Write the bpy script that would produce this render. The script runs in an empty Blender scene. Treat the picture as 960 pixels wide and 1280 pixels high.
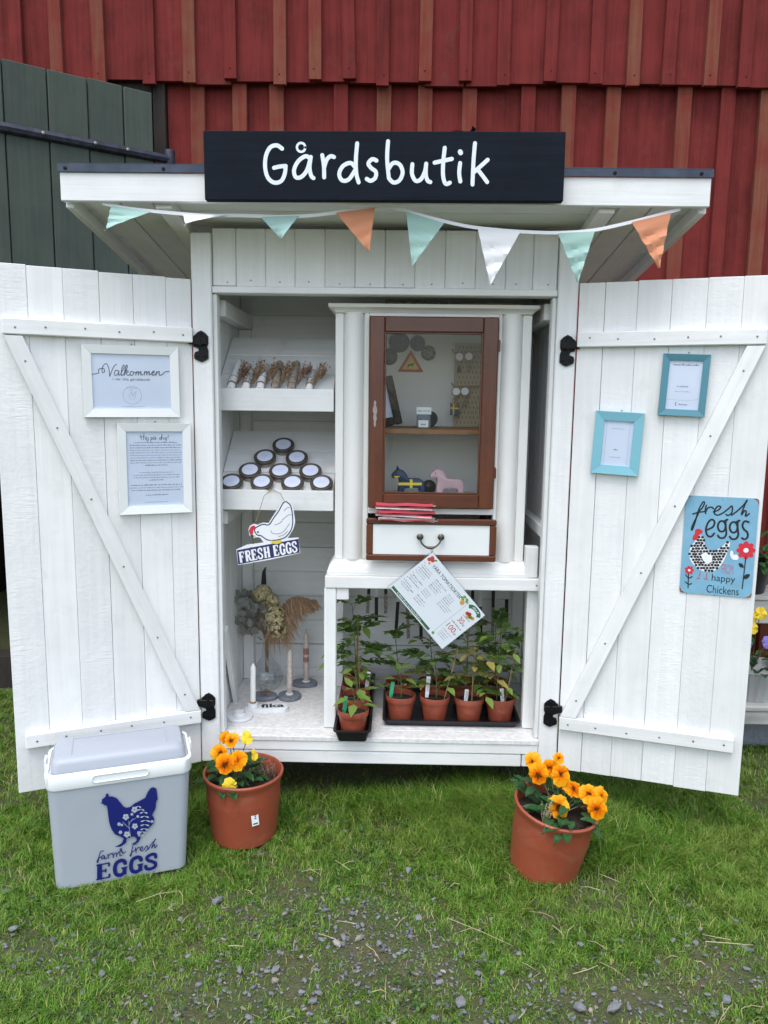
import bpy, bmesh, math, random
import numpy as np
from mathutils import Matrix, Vector, Euler

R = math.radians
random.seed(7)
rng = np.random.default_rng(11)
scene = bpy.context.scene
col = scene.collection
I4 = Matrix.Identity(4)

# ------------------------------------------------------------------ camera
cam_data = bpy.data.cameras.new("camera")
cam = bpy.data.objects.new("camera", cam_data)
col.objects.link(cam)
cam_data.sensor_fit = 'VERTICAL'
cam_data.sensor_height = 34.6
cam_data.lens = 962.0 / 1280.0 * 34.6
cam_data.clip_start = 0.05
cam_data.clip_end = 400
cam.matrix_world = (Matrix.Translation((0.038, -2.4, 1.36)) @ Matrix.Rotation(R(0.728), 4, 'Z')
                    @ Matrix.Rotation(R(90 - 8.254), 4, 'X') @ Matrix.Rotation(R(0.738), 4, 'Z'))
scene.camera = cam

# ------------------------------------------------------------------ light
SUN_EL, SUN_AZ = 66.0, 200.0            # azimuth clockwise from +Y: behind the camera, a little to the left
world = bpy.data.worlds.new("World")
scene.world = world
world.use_nodes = True
wn = world.node_tree
bg = wn.nodes["Background"]
sky = wn.nodes.new("ShaderNodeTexSky")
sky.sky_type = 'NISHITA'
sky.sun_disc = False
sky.sun_elevation = R(SUN_EL)
sky.sun_rotation = R(SUN_AZ)
sky.air_density = 1.0
sky.dust_density = 2.0
sky.ozone_density = 1.0
hs = wn.nodes.new("ShaderNodeHueSaturation")
hs.inputs['Saturation'].default_value = 0.56
wn.links.new(sky.outputs[0], hs.inputs['Color'])
wn.links.new(hs.outputs[0], bg.inputs[0])
bg.inputs[1].default_value = 0.15
sun_data = bpy.data.lights.new("sun", 'SUN')
sun_data.energy = 0.6
sun_data.angle = R(35)
sun_data.color = (1.0, 0.985, 0.96)
sun = bpy.data.objects.new("sun", sun_data)
col.objects.link(sun)
az, el = R(SUN_AZ), R(SUN_EL)
sdir = Vector((math.sin(az) * math.cos(el), math.cos(az) * math.cos(el), math.sin(el)))
sun.rotation_euler = sdir.to_track_quat('Z', 'Y').to_euler()
vs = scene.view_settings
vs.view_transform = 'Standard'
vs.look = 'None'
vs.exposure = 1.2
vs.gamma = 1.0
vs.use_curve_mapping = False

# ------------------------------------------------------------------ node helpers
class NT:
    def __init__(s, name):
        s.m = bpy.data.materials.new(name); s.m.use_nodes = True
        s.t = s.m.node_tree; s.b = s.t.nodes["Principled BSDF"]
    def n(s, kind, **kw):
        nd = s.t.nodes.new("ShaderNode" + kind)
        for k, v in kw.items():
            if k in nd.inputs: s.set(nd.inputs[k], v)
            else: setattr(nd, k, v)
        return nd
    def set(s, sock, v):
        if isinstance(v, bpy.types.NodeSocket): s.t.links.new(v, sock)
        else: sock.default_value = v
    def coords(s, scale, rand=True):
        tc = s.n("TexCoord"); mp = s.n("Mapping"); mp.inputs['Scale'].default_value = scale
        if rand:
            oi = s.n("ObjectInfo"); vm = s.n("VectorMath", operation='SCALE')
            cx = s.n("CombineXYZ", X=oi.outputs['Random'], Y=oi.outputs['Random'], Z=oi.outputs['Random'])
            s.t.links.new(cx.outputs[0], vm.inputs[0]); vm.inputs['Scale'].default_value = 37.0
            ad = s.n("VectorMath", operation='ADD')
            s.t.links.new(tc.outputs['Object'], ad.inputs[0]); s.t.links.new(vm.outputs[0], ad.inputs[1])
            s.t.links.new(ad.outputs[0], mp.inputs['Vector'])
        else:
            s.t.links.new(tc.outputs['Object'], mp.inputs['Vector'])
        return mp.outputs[0]
    def noise(s, vec, scale=1.0, detail=3.0, rough=0.55, dist=0.0):
        return s.n("TexNoise", Vector=vec, Scale=scale, Detail=detail, Roughness=rough, Distortion=dist).outputs[0]
    def math(s, op, a, b=0.0, clamp=False):
        nd = s.n("Math", operation=op, use_clamp=clamp); s.set(nd.inputs[0], a); s.set(nd.inputs[1], b); return nd.outputs[0]
    def ramp(s, fac, stops):
        nd = s.n("ValToRGB"); s.set(nd.inputs[0], fac); e = nd.color_ramp.elements
        while len(e) < len(stops): e.new(0.5)
        for el_, (p, c) in zip(e, stops): el_.position = p; el_.color = (*c, 1) if len(c) == 3 else c
        return nd.outputs[0]
    def mix(s, fac, a, b, mode='MIX'):
        nd = s.n("MixRGB", blend_type=mode); s.set(nd.inputs[0], fac)
        for i, v in ((1, a), (2, b)):
            if isinstance(v, bpy.types.NodeSocket): s.t.links.new(v, nd.inputs[i])
            else: nd.inputs[i].default_value = (*v, 1)
        return nd.outputs[0]
    def bump(s, h, strength=0.3, dist=0.002, normal=None):
        nd = s.n("Bump"); nd.inputs['Strength'].default_value = strength; nd.inputs['Distance'].default_value = dist
        s.t.links.new(h, nd.inputs['Height'])
        if normal is not None: s.t.links.new(normal, nd.inputs['Normal'])
        s.t.links.new(nd.outputs[0], s.b.inputs['Normal']); return nd.outputs[0]
    def base(s, c):
        if isinstance(c, bpy.types.NodeSocket): s.t.links.new(c, s.b.inputs['Base Color'])
        else: s.b.inputs['Base Color'].default_value = (*c, 1)
    def rough(s, r): s.set(s.b.inputs['Roughness'], r)

def wood(name, c1, c2, grain='z', rough=0.6, bump=0.35, saw=0.0, dist=0.0025, knots=0.0, dirt=None, cover=0.55, spec=0.35):
    t = NT(name); t.b.inputs['Specular IOR Level'].default_value = spec; L, A = 2.2, 55.0
    sc = {'x': (L, A, A), 'y': (A, L, A), 'z': (A, A, L)}[grain]
    g = t.noise(t.coords(sc), 1, 5, 0.6, 0.6)
    bl = t.noise(t.coords((7, 7, 7)), 1, 4, 0.6)
    f = t.math('ADD', t.math('MULTIPLY', g, 0.6), t.math('MULTIPLY', bl, 0.55))
    c = t.ramp(f, [(cover - 0.17, c2), (cover + 0.12, c1)])
    if dirt:
        d = t.noise(t.coords((11, 11, 11)), 1, 6, 0.7)
        c = t.mix(t.math('MULTIPLY', t.math('SUBTRACT', d, 0.56, True), 2.5, True), c, dirt)
    oi = t.n("ObjectInfo")
    v = t.math('ADD', t.math('MULTIPLY', oi.outputs['Random'], 0.12), 0.92)
    hsv = t.n("HueSaturation"); t.set(hsv.inputs['Value'], v); t.t.links.new(c, hsv.inputs['Color'])
    c = hsv.outputs[0]
    t.base(c); t.rough(rough)
    h = g
    if saw:
        S = {'x': (150, 14, 14), 'y': (14, 150, 14), 'z': (14, 14, 150)}[grain]
        sw = t.noise(t.coords(S), 1, 2, 0.5, 1.2)
        mk = t.math('MULTIPLY', t.math('SUBTRACT', bl, 0.40, True), 4.0, True)
        pits = t.noise(t.coords((60, 60, 60)), 1, 4, 0.6)
        h = t.math('ADD', t.math('MULTIPLY', g, 0.5), t.math('MULTIPLY', t.math('ADD', t.math('MULTIPLY', sw, mk), pits), saw))
    if knots:
        vo = t.n("TexVoronoi", Vector=t.coords({'x': (2.5, 9, 9), 'y': (9, 2.5, 9), 'z': (9, 9, 2.5)}[grain]), Scale=1.0)
        k = t.math('MULTIPLY', t.math('SUBTRACT', 0.16, vo.outputs['Distance'], True), knots * 6, True)
        h = t.math('ADD', h, k)
    t.bump(h, bump, dist)
    return t.m

def plain(name, c, rough=0.5, metal=0.0, var=0.0, vscale=8, bump=0.0, bscale=200, coat=0.0, spec=0.5, c2=None):
    t = NT(name)
    if var or c2:
        f = t.noise(t.coords((vscale,) * 3), 1, 4, 0.6)
        c2 = c2 or tuple(x * (1 - var) for x in c)
        t.base(t.ramp(f, [(0.35, c2), (0.65, c)]))
    else: t.base(c)
    t.rough(rough); t.b.inputs['Metallic'].default_value = metal
    t.b.inputs['Specular IOR Level'].default_value = spec
    if coat: t.b.inputs['Coat Weight'].default_value = coat
    if bump: t.bump(t.noise(t.coords((bscale,) * 3), 1, 3, 0.6), bump, 0.001)
    return t.m

def smudge(m, tint, scale=7.0, amount=0.6):
    nt = m.node_tree; b = nt.nodes["Principled BSDF"]; src = b.inputs['Base Color'].links
    t = NT.__new__(NT); t.m, t.t, t.b = m, nt, b
    n = t.noise(t.coords((scale, scale, scale * 1.6)), 1, 7, 0.72, 0.8)
    f = t.math('MULTIPLY', t.math('SUBTRACT', n, 0.52, True), 4.0 * amount, True)
    t.base(t.mix(f, src[0].from_socket if src else tuple(b.inputs['Base Color'].default_value)[:3], tint))
def leafy(name, stops, rough=0.5, trans=0.35, island=True, blotch=0.0, patch=None):
    t = NT(name)
    if island: r = t.n("NewGeometry").outputs['Random Per Island']
    else: r = t.n("ObjectInfo").outputs['Random']
    c = t.ramp(r, stops)
    if patch:
        pn = t.noise(t.coords((2.6, 2.6, 0.0), False), 1, 5, 0.65)
        c = t.mix(t.math('MULTIPLY', t.math('SUBTRACT', pn, 0.47, True), 3.2, True), c, patch)
    if blotch:
        c = t.mix(t.math('MULTIPLY', t.noise(t.coords((40, 40, 40)), 1, 3), blotch), c, (0.2, 0.2, 0.05))
    t.base(c); t.rough(rough); t.b.inputs['Specular IOR Level'].default_value = 0.25
    tr = t.n("BsdfTranslucent"); t.t.links.new(c, tr.inputs[0])
    ms = t.n("MixShader"); ms.inputs[0].default_value = trans
    t.t.links.new(t.b.outputs[0], ms.inputs[1]); t.t.links.new(tr.outputs[0], ms.inputs[2])
    out = t.t.nodes["Material Output"]; t.t.links.new(ms.outputs[0], out.inputs[0])
    return t.m

def clear(name, tint=(0.97, 0.985, 0.98), ior=1.45, rough=0.02):
    t = NT(name)
    tr = t.n("BsdfTransparent"); tr.inputs[0].default_value = (*tint, 1)
    gl = t.n("BsdfGlossy"); gl.inputs['Roughness'].default_value = rough
    lw = t.n("LayerWeight"); lw.inputs['Blend'].default_value = 0.5
    r0 = ((ior - 1) / (ior + 1)) ** 2
    fac = t.math('ADD', t.math('MULTIPLY', t.math('POWER', lw.outputs['Facing'], 5.0), 1 - r0), r0, True)
    ms = t.n("MixShader"); t.t.links.new(fac, ms.inputs[0])
    t.t.links.new(tr.outputs[0], ms.inputs[1]); t.t.links.new(gl.outputs[0], ms.inputs[2])
    t.t.links.new(ms.outputs[0], t.t.nodes["Material Output"].inputs[0])
    return t.m

WHITE, WHITE2 = (0.80, 0.81, 0.80), (0.70, 0.71, 0.70)
M = {}
for g in 'xyz':
    M['paint_' + g] = wood('white_painted_timber_' + g, WHITE, WHITE2, g, 0.55, 0.45, 0.0, 0.002, 0.3, dirt=(0.62, 0.61, 0.57))
    M['sawn_' + g] = wood('white_rough_sawn_timber_' + g, WHITE, (0.72, 0.73, 0.73), g, 0.6, 0.55, 0.8, 0.003, 0.3)
    M['red_' + g] = wood('falu_red_timber_' + g, (0.178, 0.029, 0.026), (0.098, 0.018, 0.017), g, 0.95, 0.5, 0.25, 0.003, 0.5, dirt=(0.150, 0.060, 0.044), spec=0.15)
M['red_faded'] = wood('faded_red_timber', (0.180, 0.038, 0.028), (0.185, 0.085, 0.052), 'z', 0.95, 0.5, 0.25, 0.003, 0.5, spec=0.15)
M['green'] = wood('grey_green_timber', (0.068, 0.088, 0.072), (0.046, 0.062, 0.052), 'z', 0.85, 0.5, 0.2, 0.003, 0.6)
M['black_board'] = wood('black_painted_board', (0.010, 0.014, 0.022), (0.006, 0.009, 0.015), 'x', 0.9, 0.4, 0.0, 0.002, 0.5, spec=0.15)
M['mahogany'] = wood('mahogany', (0.125, 0.040, 0.019), (0.075, 0.024, 0.012), 'z', 0.27, 0.15, 0, 0.001, spec=0.5)
M['mahogany_x'] = wood('mahogany_across', (0.115, 0.037, 0.018), (0.068, 0.022, 0.012), 'x', 0.27, 0.15, 0, 0.001, spec=0.5)
M['oak'] = wood('plain_brown_wood', (0.26, 0.13, 0.06), (0.17, 0.08, 0.035), 'x', 0.5, 0.15)
M['grey_wood'] = wood('weathered_grey_boards', (0.42, 0.42, 0.40), (0.26, 0.26, 0.25), 'x', 0.8, 0.4)
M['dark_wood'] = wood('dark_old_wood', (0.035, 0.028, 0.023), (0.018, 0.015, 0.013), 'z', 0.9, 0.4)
M['cabinet'] = plain('cream_white_furniture_paint', (0.79, 0.79, 0.76), 0.42, var=0.05, vscale=6, bump=0.06, bscale=40)
M['floor_paint'] = plain('speckled_white_floor_paint', (0.76, 0.76, 0.75), 0.6, vscale=60, c2=(0.60, 0.60, 0.59), bump=0.25, bscale=220)
M['felt'] = plain('roofing_felt', (0.03, 0.03, 0.033), 0.95, var=0.3, bump=0.5, bscale=150)
M['flashing'] = plain('dark_blue_grey_flashing', (0.060, 0.075, 0.105), 0.38, metal=0.6, var=0.35, vscale=14)
M['iron'] = plain('worn_blue_grey_iron', (0.055, 0.06, 0.085), 0.55, metal=0.5, vscale=30, c2=(0.025, 0.027, 0.04), bump=0.3)
M['black_iron'] = plain('black_coated_iron', (0.004, 0.004, 0.005), 0.5, bump=0.15, spec=0.25)
M['screw'] = plain('grey_screw_metal', (0.22, 0.22, 0.23), 0.4, metal=0.8)
M['letter'] = plain('pale_blue_white_lettering', (0.74, 0.80, 0.85), 0.6, var=0.08, vscale=50)
M['mint'] = plain('mint_cotton', (0.36, 0.555, 0.50), 0.9, var=0.08, bump=0.3, bscale=500)
M['orange_cloth'] = plain('apricot_cotton', (0.68, 0.29, 0.16), 0.9, var=0.08, bump=0.3, bscale=500)
M['white_cloth'] = plain('white_cotton', (0.80, 0.81, 0.83), 0.9, var=0.04, bump=0.3, bscale=500)
M['frame_white'] = plain('white_frame_lacquer', (0.76, 0.79, 0.78), 0.4, var=0.03)
M['teal'] = plain('dark_teal_lacquer', (0.075, 0.235, 0.30), 0.45, var=0.06)
M['aqua'] = plain('light_aqua_lacquer', (0.19, 0.46, 0.55), 0.45, var=0.06)
M['paper'] = plain('bluish_white_paper', (0.66, 0.71, 0.87), 0.5, var=0.03, vscale=12)
M['ink'] = plain('dark_ink', (0.06, 0.07, 0.12), 0.7)
M['ink_soft'] = plain('faint_ink', (0.22, 0.25, 0.36), 0.7)
M['black_print'] = plain('black_print', (0.012, 0.012, 0.014), 0.6)
M['sheet_white'] = plain('white_sheet', (0.80, 0.83, 0.86), 0.4)
M['print_green'] = plain('dark_green_print', (0.035, 0.14, 0.07), 0.6)
M['print_red'] = plain('red_print', (0.55, 0.05, 0.03), 0.6)
M['print_orange'] = plain('orange_print', (0.75, 0.32, 0.05), 0.6)
M['print_leaf'] = plain('leaf_green_print', (0.16, 0.33, 0.06), 0.6)
M['sky_tin'] = plain('light_blue_enamel', (0.19, 0.41, 0.56), 0.5, var=0.12, vscale=25)
M['rust'] = plain('rust', (0.30, 0.09, 0.04), 0.9, var=0.4, vscale=80)
M['comb_red'] = plain('bright_red_print', (0.58, 0.022, 0.04), 0.55)
M['white_print'] = plain('white_print', (0.78, 0.80, 0.82), 0.55)
M['pink_print'] = plain('dusty_pink_print', (0.38, 0.16, 0.24), 0.6)
M['navy'] = plain('navy_vinyl', (0.005, 0.010, 0.14), 0.45)
M['navy_dark'] = plain('navy_sign_paint', (0.020, 0.022, 0.11), 0.5)
M['yellow_print'] = plain('yellow_paint', (0.70, 0.55, 0.05), 0.5)
M['cooler'] = plain('grey_blue_plastic', (0.38, 0.42, 0.47), 0.42, var=0.05, vscale=5, bump=0.06, bscale=300)
M['cooler_lid'] = plain('mid_grey_plastic', (0.37, 0.40, 0.45), 0.42, bump=0.05, bscale=300)
M['cooler_white'] = plain('white_plastic', (0.78, 0.81, 0.82), 0.35)
M['cooler_print'] = plain('grey_cutout_in_vinyl', (0.38, 0.42, 0.47), 0.45)
M['terracotta'] = plain('terracotta_plastic', (0.34, 0.072, 0.034), 0.5, vscale=9, c2=(0.29, 0.064, 0.032), bump=0.05)
M['pot_small'] = plain('orange_brown_plastic', (0.29, 0.062, 0.031), 0.45, var=0.25, vscale=30)
smudge(M['terracotta'], (0.36, 0.16, 0.10), 8, 0.55); smudge(M['pot_small'], (0.30, 0.13, 0.075), 16, 0.7); smudge(M['cooler'], (0.34, 0.37, 0.40), 6, 0.4)
M['soil'] = plain('potting_soil', (0.035, 0.022, 0.014), 0.95, vscale=160, c2=(0.010, 0.007, 0.005), bump=1.0, bscale=180)
M['tray'] = plain('black_plastic_tray', (0.010, 0.010, 0.012), 0.42)
M['tag_white'] = plain('white_plastic_tag', (0.72, 0.74, 0.76), 0.45)
M['tag_green'] = plain('green_plastic_tag', (0.02, 0.33, 0.16), 0.45)
M['stake'] = plain('split_bamboo', (0.45, 0.30, 0.14), 0.6, var=0.3, vscale=60)
M['stem'] = plain('green_stem', (0.10, 0.16, 0.04), 0.6, c2=(0.14, 0.10, 0.04), vscale=30)
M['leaf'] = leafy('tomato_leaf', [(0.0, (0.055, 0.13, 0.028)), (0.55, (0.11, 0.22, 0.045)), (0.85, (0.20, 0.31, 0.07)), (1.0, (0.36, 0.33, 0.09))], 0.5, 0.3, True, 0.2)
M['pansy_leaf'] = leafy('pansy_leaf', [(0.0, (0.022, 0.075, 0.025)), (0.7, (0.040, 0.12, 0.030)), (1.0, (0.10, 0.20, 0.04))], 0.45, 0.2, True)
M['glass'] = clear('window_glass', ior=1.32)
M['sleeve'] = clear('clear_plastic', (0.93, 0.95, 0.96), 1.6, 0.12)
M['decanter'] = clear('cut_glass', (0.94, 0.95, 0.955), 1.7, 0.05)
M['brass'] = plain('antique_pewter', (0.12, 0.115, 0.095), 0.35, metal=0.9, var=0.3, vscale=60)
M['nickel'] = plain('pale_worn_metal', (0.42, 0.36, 0.33), 0.4, metal=0.6, var=0.3, vscale=100)
M['tin_dark'] = plain('dark_bronze_tin', (0.105, 0.092, 0.075), 0.42, metal=0.3, var=0.2, vscale=40)
M['tin_side'] = plain('tin_side', (0.33, 0.31, 0.27), 0.3, metal=0.8, var=0.2)
M['wax'] = plain('white_wax', (0.80, 0.81, 0.80), 0.4)
M['wax_beige'] = plain('patterned_beige_wax', (0.42, 0.35, 0.28), 0.5, vscale=90, c2=(0.60, 0.55, 0.50))
M['wax_band'] = plain('rust_and_grey_band', (0.42, 0.13, 0.06), 0.5, vscale=120, c2=(0.16, 0.17, 0.22))
M['stone_grey'] = plain('cast_grey_holder', (0.20, 0.22, 0.26), 0.6, vscale=120, c2=(0.14, 0.155, 0.185))
M['stone_dark'] = plain('speckled_blue_grey_terrazzo', (0.30, 0.32, 0.36), 0.5, vscale=260, c2=(0.03, 0.04, 0.07))
M['plaster'] = plain('white_plaster', (0.74, 0.76, 0.78), 0.6, var=0.05)
M['twine'] = plain('jute_twine', (0.30, 0.20, 0.10), 0.95, bump=0.5)
M['dried_brown'] = leafy('dried_flower_brown', [(0, (0.17, 0.10, 0.06)), (0.5, (0.30, 0.20, 0.12)), (1, (0.46, 0.35, 0.22))], 0.8, 0.2)
M['dried_red'] = leafy('dried_flower_red', [(0, (0.16, 0.07, 0.05)), (0.5, (0.27, 0.16, 0.11)), (1, (0.42, 0.31, 0.21))], 0.8, 0.2)
M['hydrangea'] = leafy('dried_cream_hydrangea', [(0, (0.36, 0.29, 0.13)), (0.6, (0.60, 0.53, 0.31)), (1, (0.70, 0.66, 0.46))], 0.8, 0.25)
M['eucalyptus'] = leafy('grey_green_eucalyptus', [(0, (0.13, 0.14, 0.12)), (0.6, (0.25, 0.26, 0.23)), (1, (0.36, 0.36, 0.31))], 0.7, 0.2)
M['pampas'] = leafy('tan_pampas', [(0, (0.26, 0.15, 0.085)), (0.6, (0.44, 0.29, 0.18)), (1, (0.58, 0.43, 0.29))], 0.9, 0.3)
M['feather'] = plain('black_feather', (0.006, 0.006, 0.007), 0.6)
M['sleeve_paper'] = plain('speckled_grey_sleeve', (0.42, 0.38, 0.32), 0.7, vscale=140, c2=(0.16, 0.14, 0.12))
M['sleeve_white'] = plain('white_sleeve_with_print', (0.66, 0.65, 0.62), 0.6, vscale=120, c2=(0.10, 0.10, 0.10))
M['horse_blue'] = plain('dark_blue_lacquer', (0.014, 0.030, 0.085), 0.4)
M['horse_pink'] = plain('dusty_pink_lacquer', (0.50, 0.33, 0.37), 0.5)
M['magnet_dark'] = plain('dark_green_grey_enamel', (0.022, 0.034, 0.030), 0.35, vscale=90, c2=(0.006, 0.008, 0.009))
M['magnet_spot'] = plain('speckled_enamel', (0.20, 0.21, 0.20), 0.35, vscale=110, c2=(0.008, 0.010, 0.010))
M['pegboard'] = plain('tan_pegboard', (0.40, 0.33, 0.22), 0.7, var=0.1)
M['kraft'] = plain('brown_cardboard', (0.30, 0.20, 0.10), 0.8, var=0.1)
M['basket'] = plain('grey_woven_fibre', (0.30, 0.27, 0.22), 0.9, vscale=120, c2=(0.08, 0.07, 0.055), bump=1.0, bscale=160)
M['bark_frame'] = plain('dark_bark_frame', (0.075, 0.068, 0.055), 0.9, vscale=120, c2=(0.015, 0.013, 0.011), bump=1.0, bscale=120)
M['red_packet'] = plain('red_wrapping', (0.56, 0.035, 0.06), 0.4, vscale=40, c2=(0.50, 0.05, 0.07))
M['pack_clear'] = plain('white_wrapping', (0.66, 0.64, 0.64), 0.35, vscale=60, c2=(0.48, 0.40, 0.40))
M['pale_pot'] = plain('pale_grey_plastic', (0.36, 0.37, 0.38), 0.6, bump=0.1)
M['petal_yellow'] = plain('yellow_petal', (0.72, 0.52, 0.02), 0.6)
M['petal_violet'] = plain('violet_petal', (0.16, 0.13, 0.42), 0.6)
M['petal_white'] = plain('white_petal', (0.75, 0.75, 0.74), 0.6)
def petal_mat(name, core, mid, edge):
    t = NT(name)
    tc = t.n("TexCoord"); ln = t.n("VectorMath", operation='LENGTH'); t.t.links.new(tc.outputs['Object'], ln.inputs[0])
    d = t.math('MULTIPLY', ln.outputs['Value'], 34.0)
    w = t.noise(tc.outputs['Object'], 120, 3)
    f = t.math('ADD', d, t.math('MULTIPLY', t.math('SUBTRACT', w, 0.5), 0.5))
    rp = t.n('ObjectInfo').outputs['Random']; vn = t.noise(t.coords((260, 260, 30)), 1, 2)
    f = t.math('ADD', f, t.math('ADD', t.math('MULTIPLY', t.math('SUBTRACT', rp, 0.5), 0.45), t.math('MULTIPLY', t.math('SUBTRACT', vn, 0.5), 0.35)))
    c = t.ramp(f, [(0.08, (0.10, 0.03, 0.0)), (0.20, core), (0.55, mid), (1.0, edge)])
    t.base(c); t.rough(0.8); t.b.inputs['Specular IOR Level'].default_value = 0.1
    tr = t.n("BsdfTranslucent"); t.t.links.new(c, tr.inputs[0])
    ms = t.n("MixShader"); ms.inputs[0].default_value = 0.3
    t.t.links.new(t.b.outputs[0], ms.inputs[1]); t.t.links.new(tr.outputs[0], ms.inputs[2])
    t.t.links.new(ms.outputs[0], t.t.nodes["Material Output"].inputs[0])
    return t.m
M['petal_orange'] = petal_mat('orange_petal', (0.55, 0.09, 0.0), (0.82, 0.26, 0.003), (0.86, 0.42, 0.012))
M['petal_gold'] = petal_mat('golden_petal', (0.70, 0.17, 0.0), (0.84, 0.36, 0.010), (0.86, 0.48, 0.04))

# ------------------------------------------------------------------ mesh helpers
def T(x, y, z): return Matrix.Translation((x, y, z))
def RX(a): return Matrix.Rotation(R(a), 4, 'X')
def RY(a): return Matrix.Rotation(R(a), 4, 'Y')
def RZ(a): return Matrix.Rotation(R(a), 4, 'Z')

class MB:
    def __init__(s): s.v = []; s.f = []; s.m = []
    def add(s, vs, fs, Mx=None, mi=0):
        o = len(s.v)
        for p in vs:
            p = Vector(p) if len(p) == 3 else Vector((p[0], p[1], 0))
            s.v.append(tuple(Mx @ p) if Mx is not None else tuple(p))
        for f in fs: s.f.append(tuple(i + o for i in f)); s.m.append(mi)
        return s
    def box(s, x0, x1, y0, y1, z0, z1, ch=0.0, Mx=None, mi=0):
        c = ((x0 + x1) / 2, (y0 + y1) / 2, (z0 + z1) / 2)
        vs, fs = cbox(x1 - x0, y1 - y0, z1 - z0, ch)
        return s.add([(p[0] + c[0], p[1] + c[1], p[2] + c[2]) for p in vs], fs, Mx, mi)
    def lathe(s, prof, n=24, Mx=None, cap=True, mi=0, squash=1.0):
        vs, fs = [], []
        for r, z in prof:
            for i in range(n):
                a = 2 * math.pi * i / n; vs.append((r * math.cos(a), r * math.sin(a) * squash, z))
        for k in range(len(prof) - 1):
            for i in range(n):
                j = (i + 1) % n; fs.append((k * n + i, k * n + j, (k + 1) * n + j, (k + 1) * n + i))
        if cap:
            if prof[0][0] > 1e-5: fs.append(tuple(range(n - 1, -1, -1)))
            if prof[-1][0] > 1e-5: fs.append(tuple((len(prof) - 1) * n + i for i in range(n)))
        return s.add(vs, fs, Mx, mi)
    def tube(s, pts, rad, n=8, Mx=None, closed=False, mi=0):
        pts = [Vector(p) for p in pts]; k = len(pts)
        rad = [rad] * k if not isinstance(rad, (list, tuple)) else rad
        vs, fs = [], []; up = None
        for i in range(k):
            if closed: d = pts[(i + 1) % k] - pts[i - 1]
            else: d = pts[min(i + 1, k - 1)] - pts[max(i - 1, 0)]
            d = d.normalized() if d.length > 1e-9 else Vector((0, 0, 1))
            if up is None: up = Vector((0, 0, 1)) if abs(d.z) < 0.9 else Vector((1, 0, 0))
            a = d.cross(up)
            a = a.normalized() if a.length > 1e-6 else d.orthogonal().normalized()
            b = a.cross(d).normalized(); up = b
            for q in range(n):
                w = 2 * math.pi * q / n; vs.append(tuple(pts[i] + rad[i] * (math.cos(w) * a + math.sin(w) * b)))
        for i in range(k if closed else k - 1):
            j = (i + 1) % k
            for q in range(n):
                r = (q + 1) % n; fs.append((i * n + q, i * n + r, j * n + r, j * n + q))
        if not closed:
            fs.append(tuple(range(n))[::-1]); fs.append(tuple((k - 1) * n + q for q in range(n)))
        return s.add(vs, fs, Mx, mi)
    def prism(s, poly, t0, t1, Mx=None, mi=0):
        n = len(poly); vs = [(x, y, t0) for x, y in poly] + [(x, y, t1) for x, y in poly]
        fs = [tuple(range(n))[::-1], tuple(range(n, 2 * n))] + [(i, (i + 1) % n, n + (i + 1) % n, n + i) for i in range(n)]
        return s.add(vs, fs, Mx, mi)
    def face(s, poly, z=0.0, Mx=None, mi=0):
        return s.add([(x, y, z) for x, y in poly], [tuple(range(len(poly)))], Mx, mi)
    def ribbon(s, pts, w, z=0.0, Mx=None, smooth=True, mi=0, round_=True):
        pts = [Vector((p[0], p[1])) for p in pts]
        if smooth and len(pts) > 2: pts = catmull(pts, 5)
        k = len(pts); ws = w if isinstance(w, (list, tuple)) else [w] * k
        if len(ws) != k: ws = [ws[min(int(i * len(ws) / k), len(ws) - 1)] for i in range(k)]
        vs, fs = [], []
        for i in range(k):
            d = pts[min(i + 1, k - 1)] - pts[max(i - 1, 0)]
            d = d.normalized() if d.length > 1e-12 else Vector((1, 0)); nn = Vector((-d.y, d.x)) * ws[i] / 2
            vs += [(*(pts[i] + nn), z), (*(pts[i] - nn), z)]
        for i in range(k - 1): fs.append((2 * i, 2 * i + 1, 2 * i + 3, 2 * i + 2))
        if round_:
            for i, j in ((0, 1), (k - 1, k - 2)):
                d = pts[i] - pts[j]; a0 = math.atan2(d.y, d.x); o = len(vs); r = ws[i] / 2
                for q in range(7):
                    a = a0 - math.pi / 2 + math.pi * q / 6; vs.append((pts[i].x + r * math.cos(a), pts[i].y + r * math.sin(a), z))
                fs.append(tuple(range(o, o + 7)))
        return s.add(vs, fs, Mx, mi)
    def disc(s, x, y, r, z=0.0, n=14, Mx=None, mi=0, ry=None, rot=0):
        ry = ry or r; c, sn = math.cos(rot), math.sin(rot); vs = []
        for i in range(n):
            a = 2 * math.pi * i / n; u, v = r * math.cos(a), ry * math.sin(a)
            vs.append((x + u * c - v * sn, y + u * sn + v * c, z))
        return s.add(vs, [tuple(range(n))], Mx, mi)
    def mesh(s, name, mats, smooth=False, normals=True):
        me = bpy.data.meshes.new(name); me.from_pydata(s.v, [], s.f)
        for m in (mats if isinstance(mats, (list, tuple)) else [mats]): me.materials.append(M[m] if isinstance(m, str) else m)
        if any(s.m): me.polygons.foreach_set('material_index', s.m)
        if normals and len(s.f) < 20000:
            b = bmesh.new(); b.from_mesh(me); bmesh.ops.recalc_face_normals(b, faces=b.faces[:]); b.to_mesh(me); b.free()
        if smooth:
            me.polygons.foreach_set('use_smooth', [True] * len(me.polygons))
            try: me.set_sharp_from_angle(angle=R(40))
            except Exception: pass
        me.update(); return me

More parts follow.
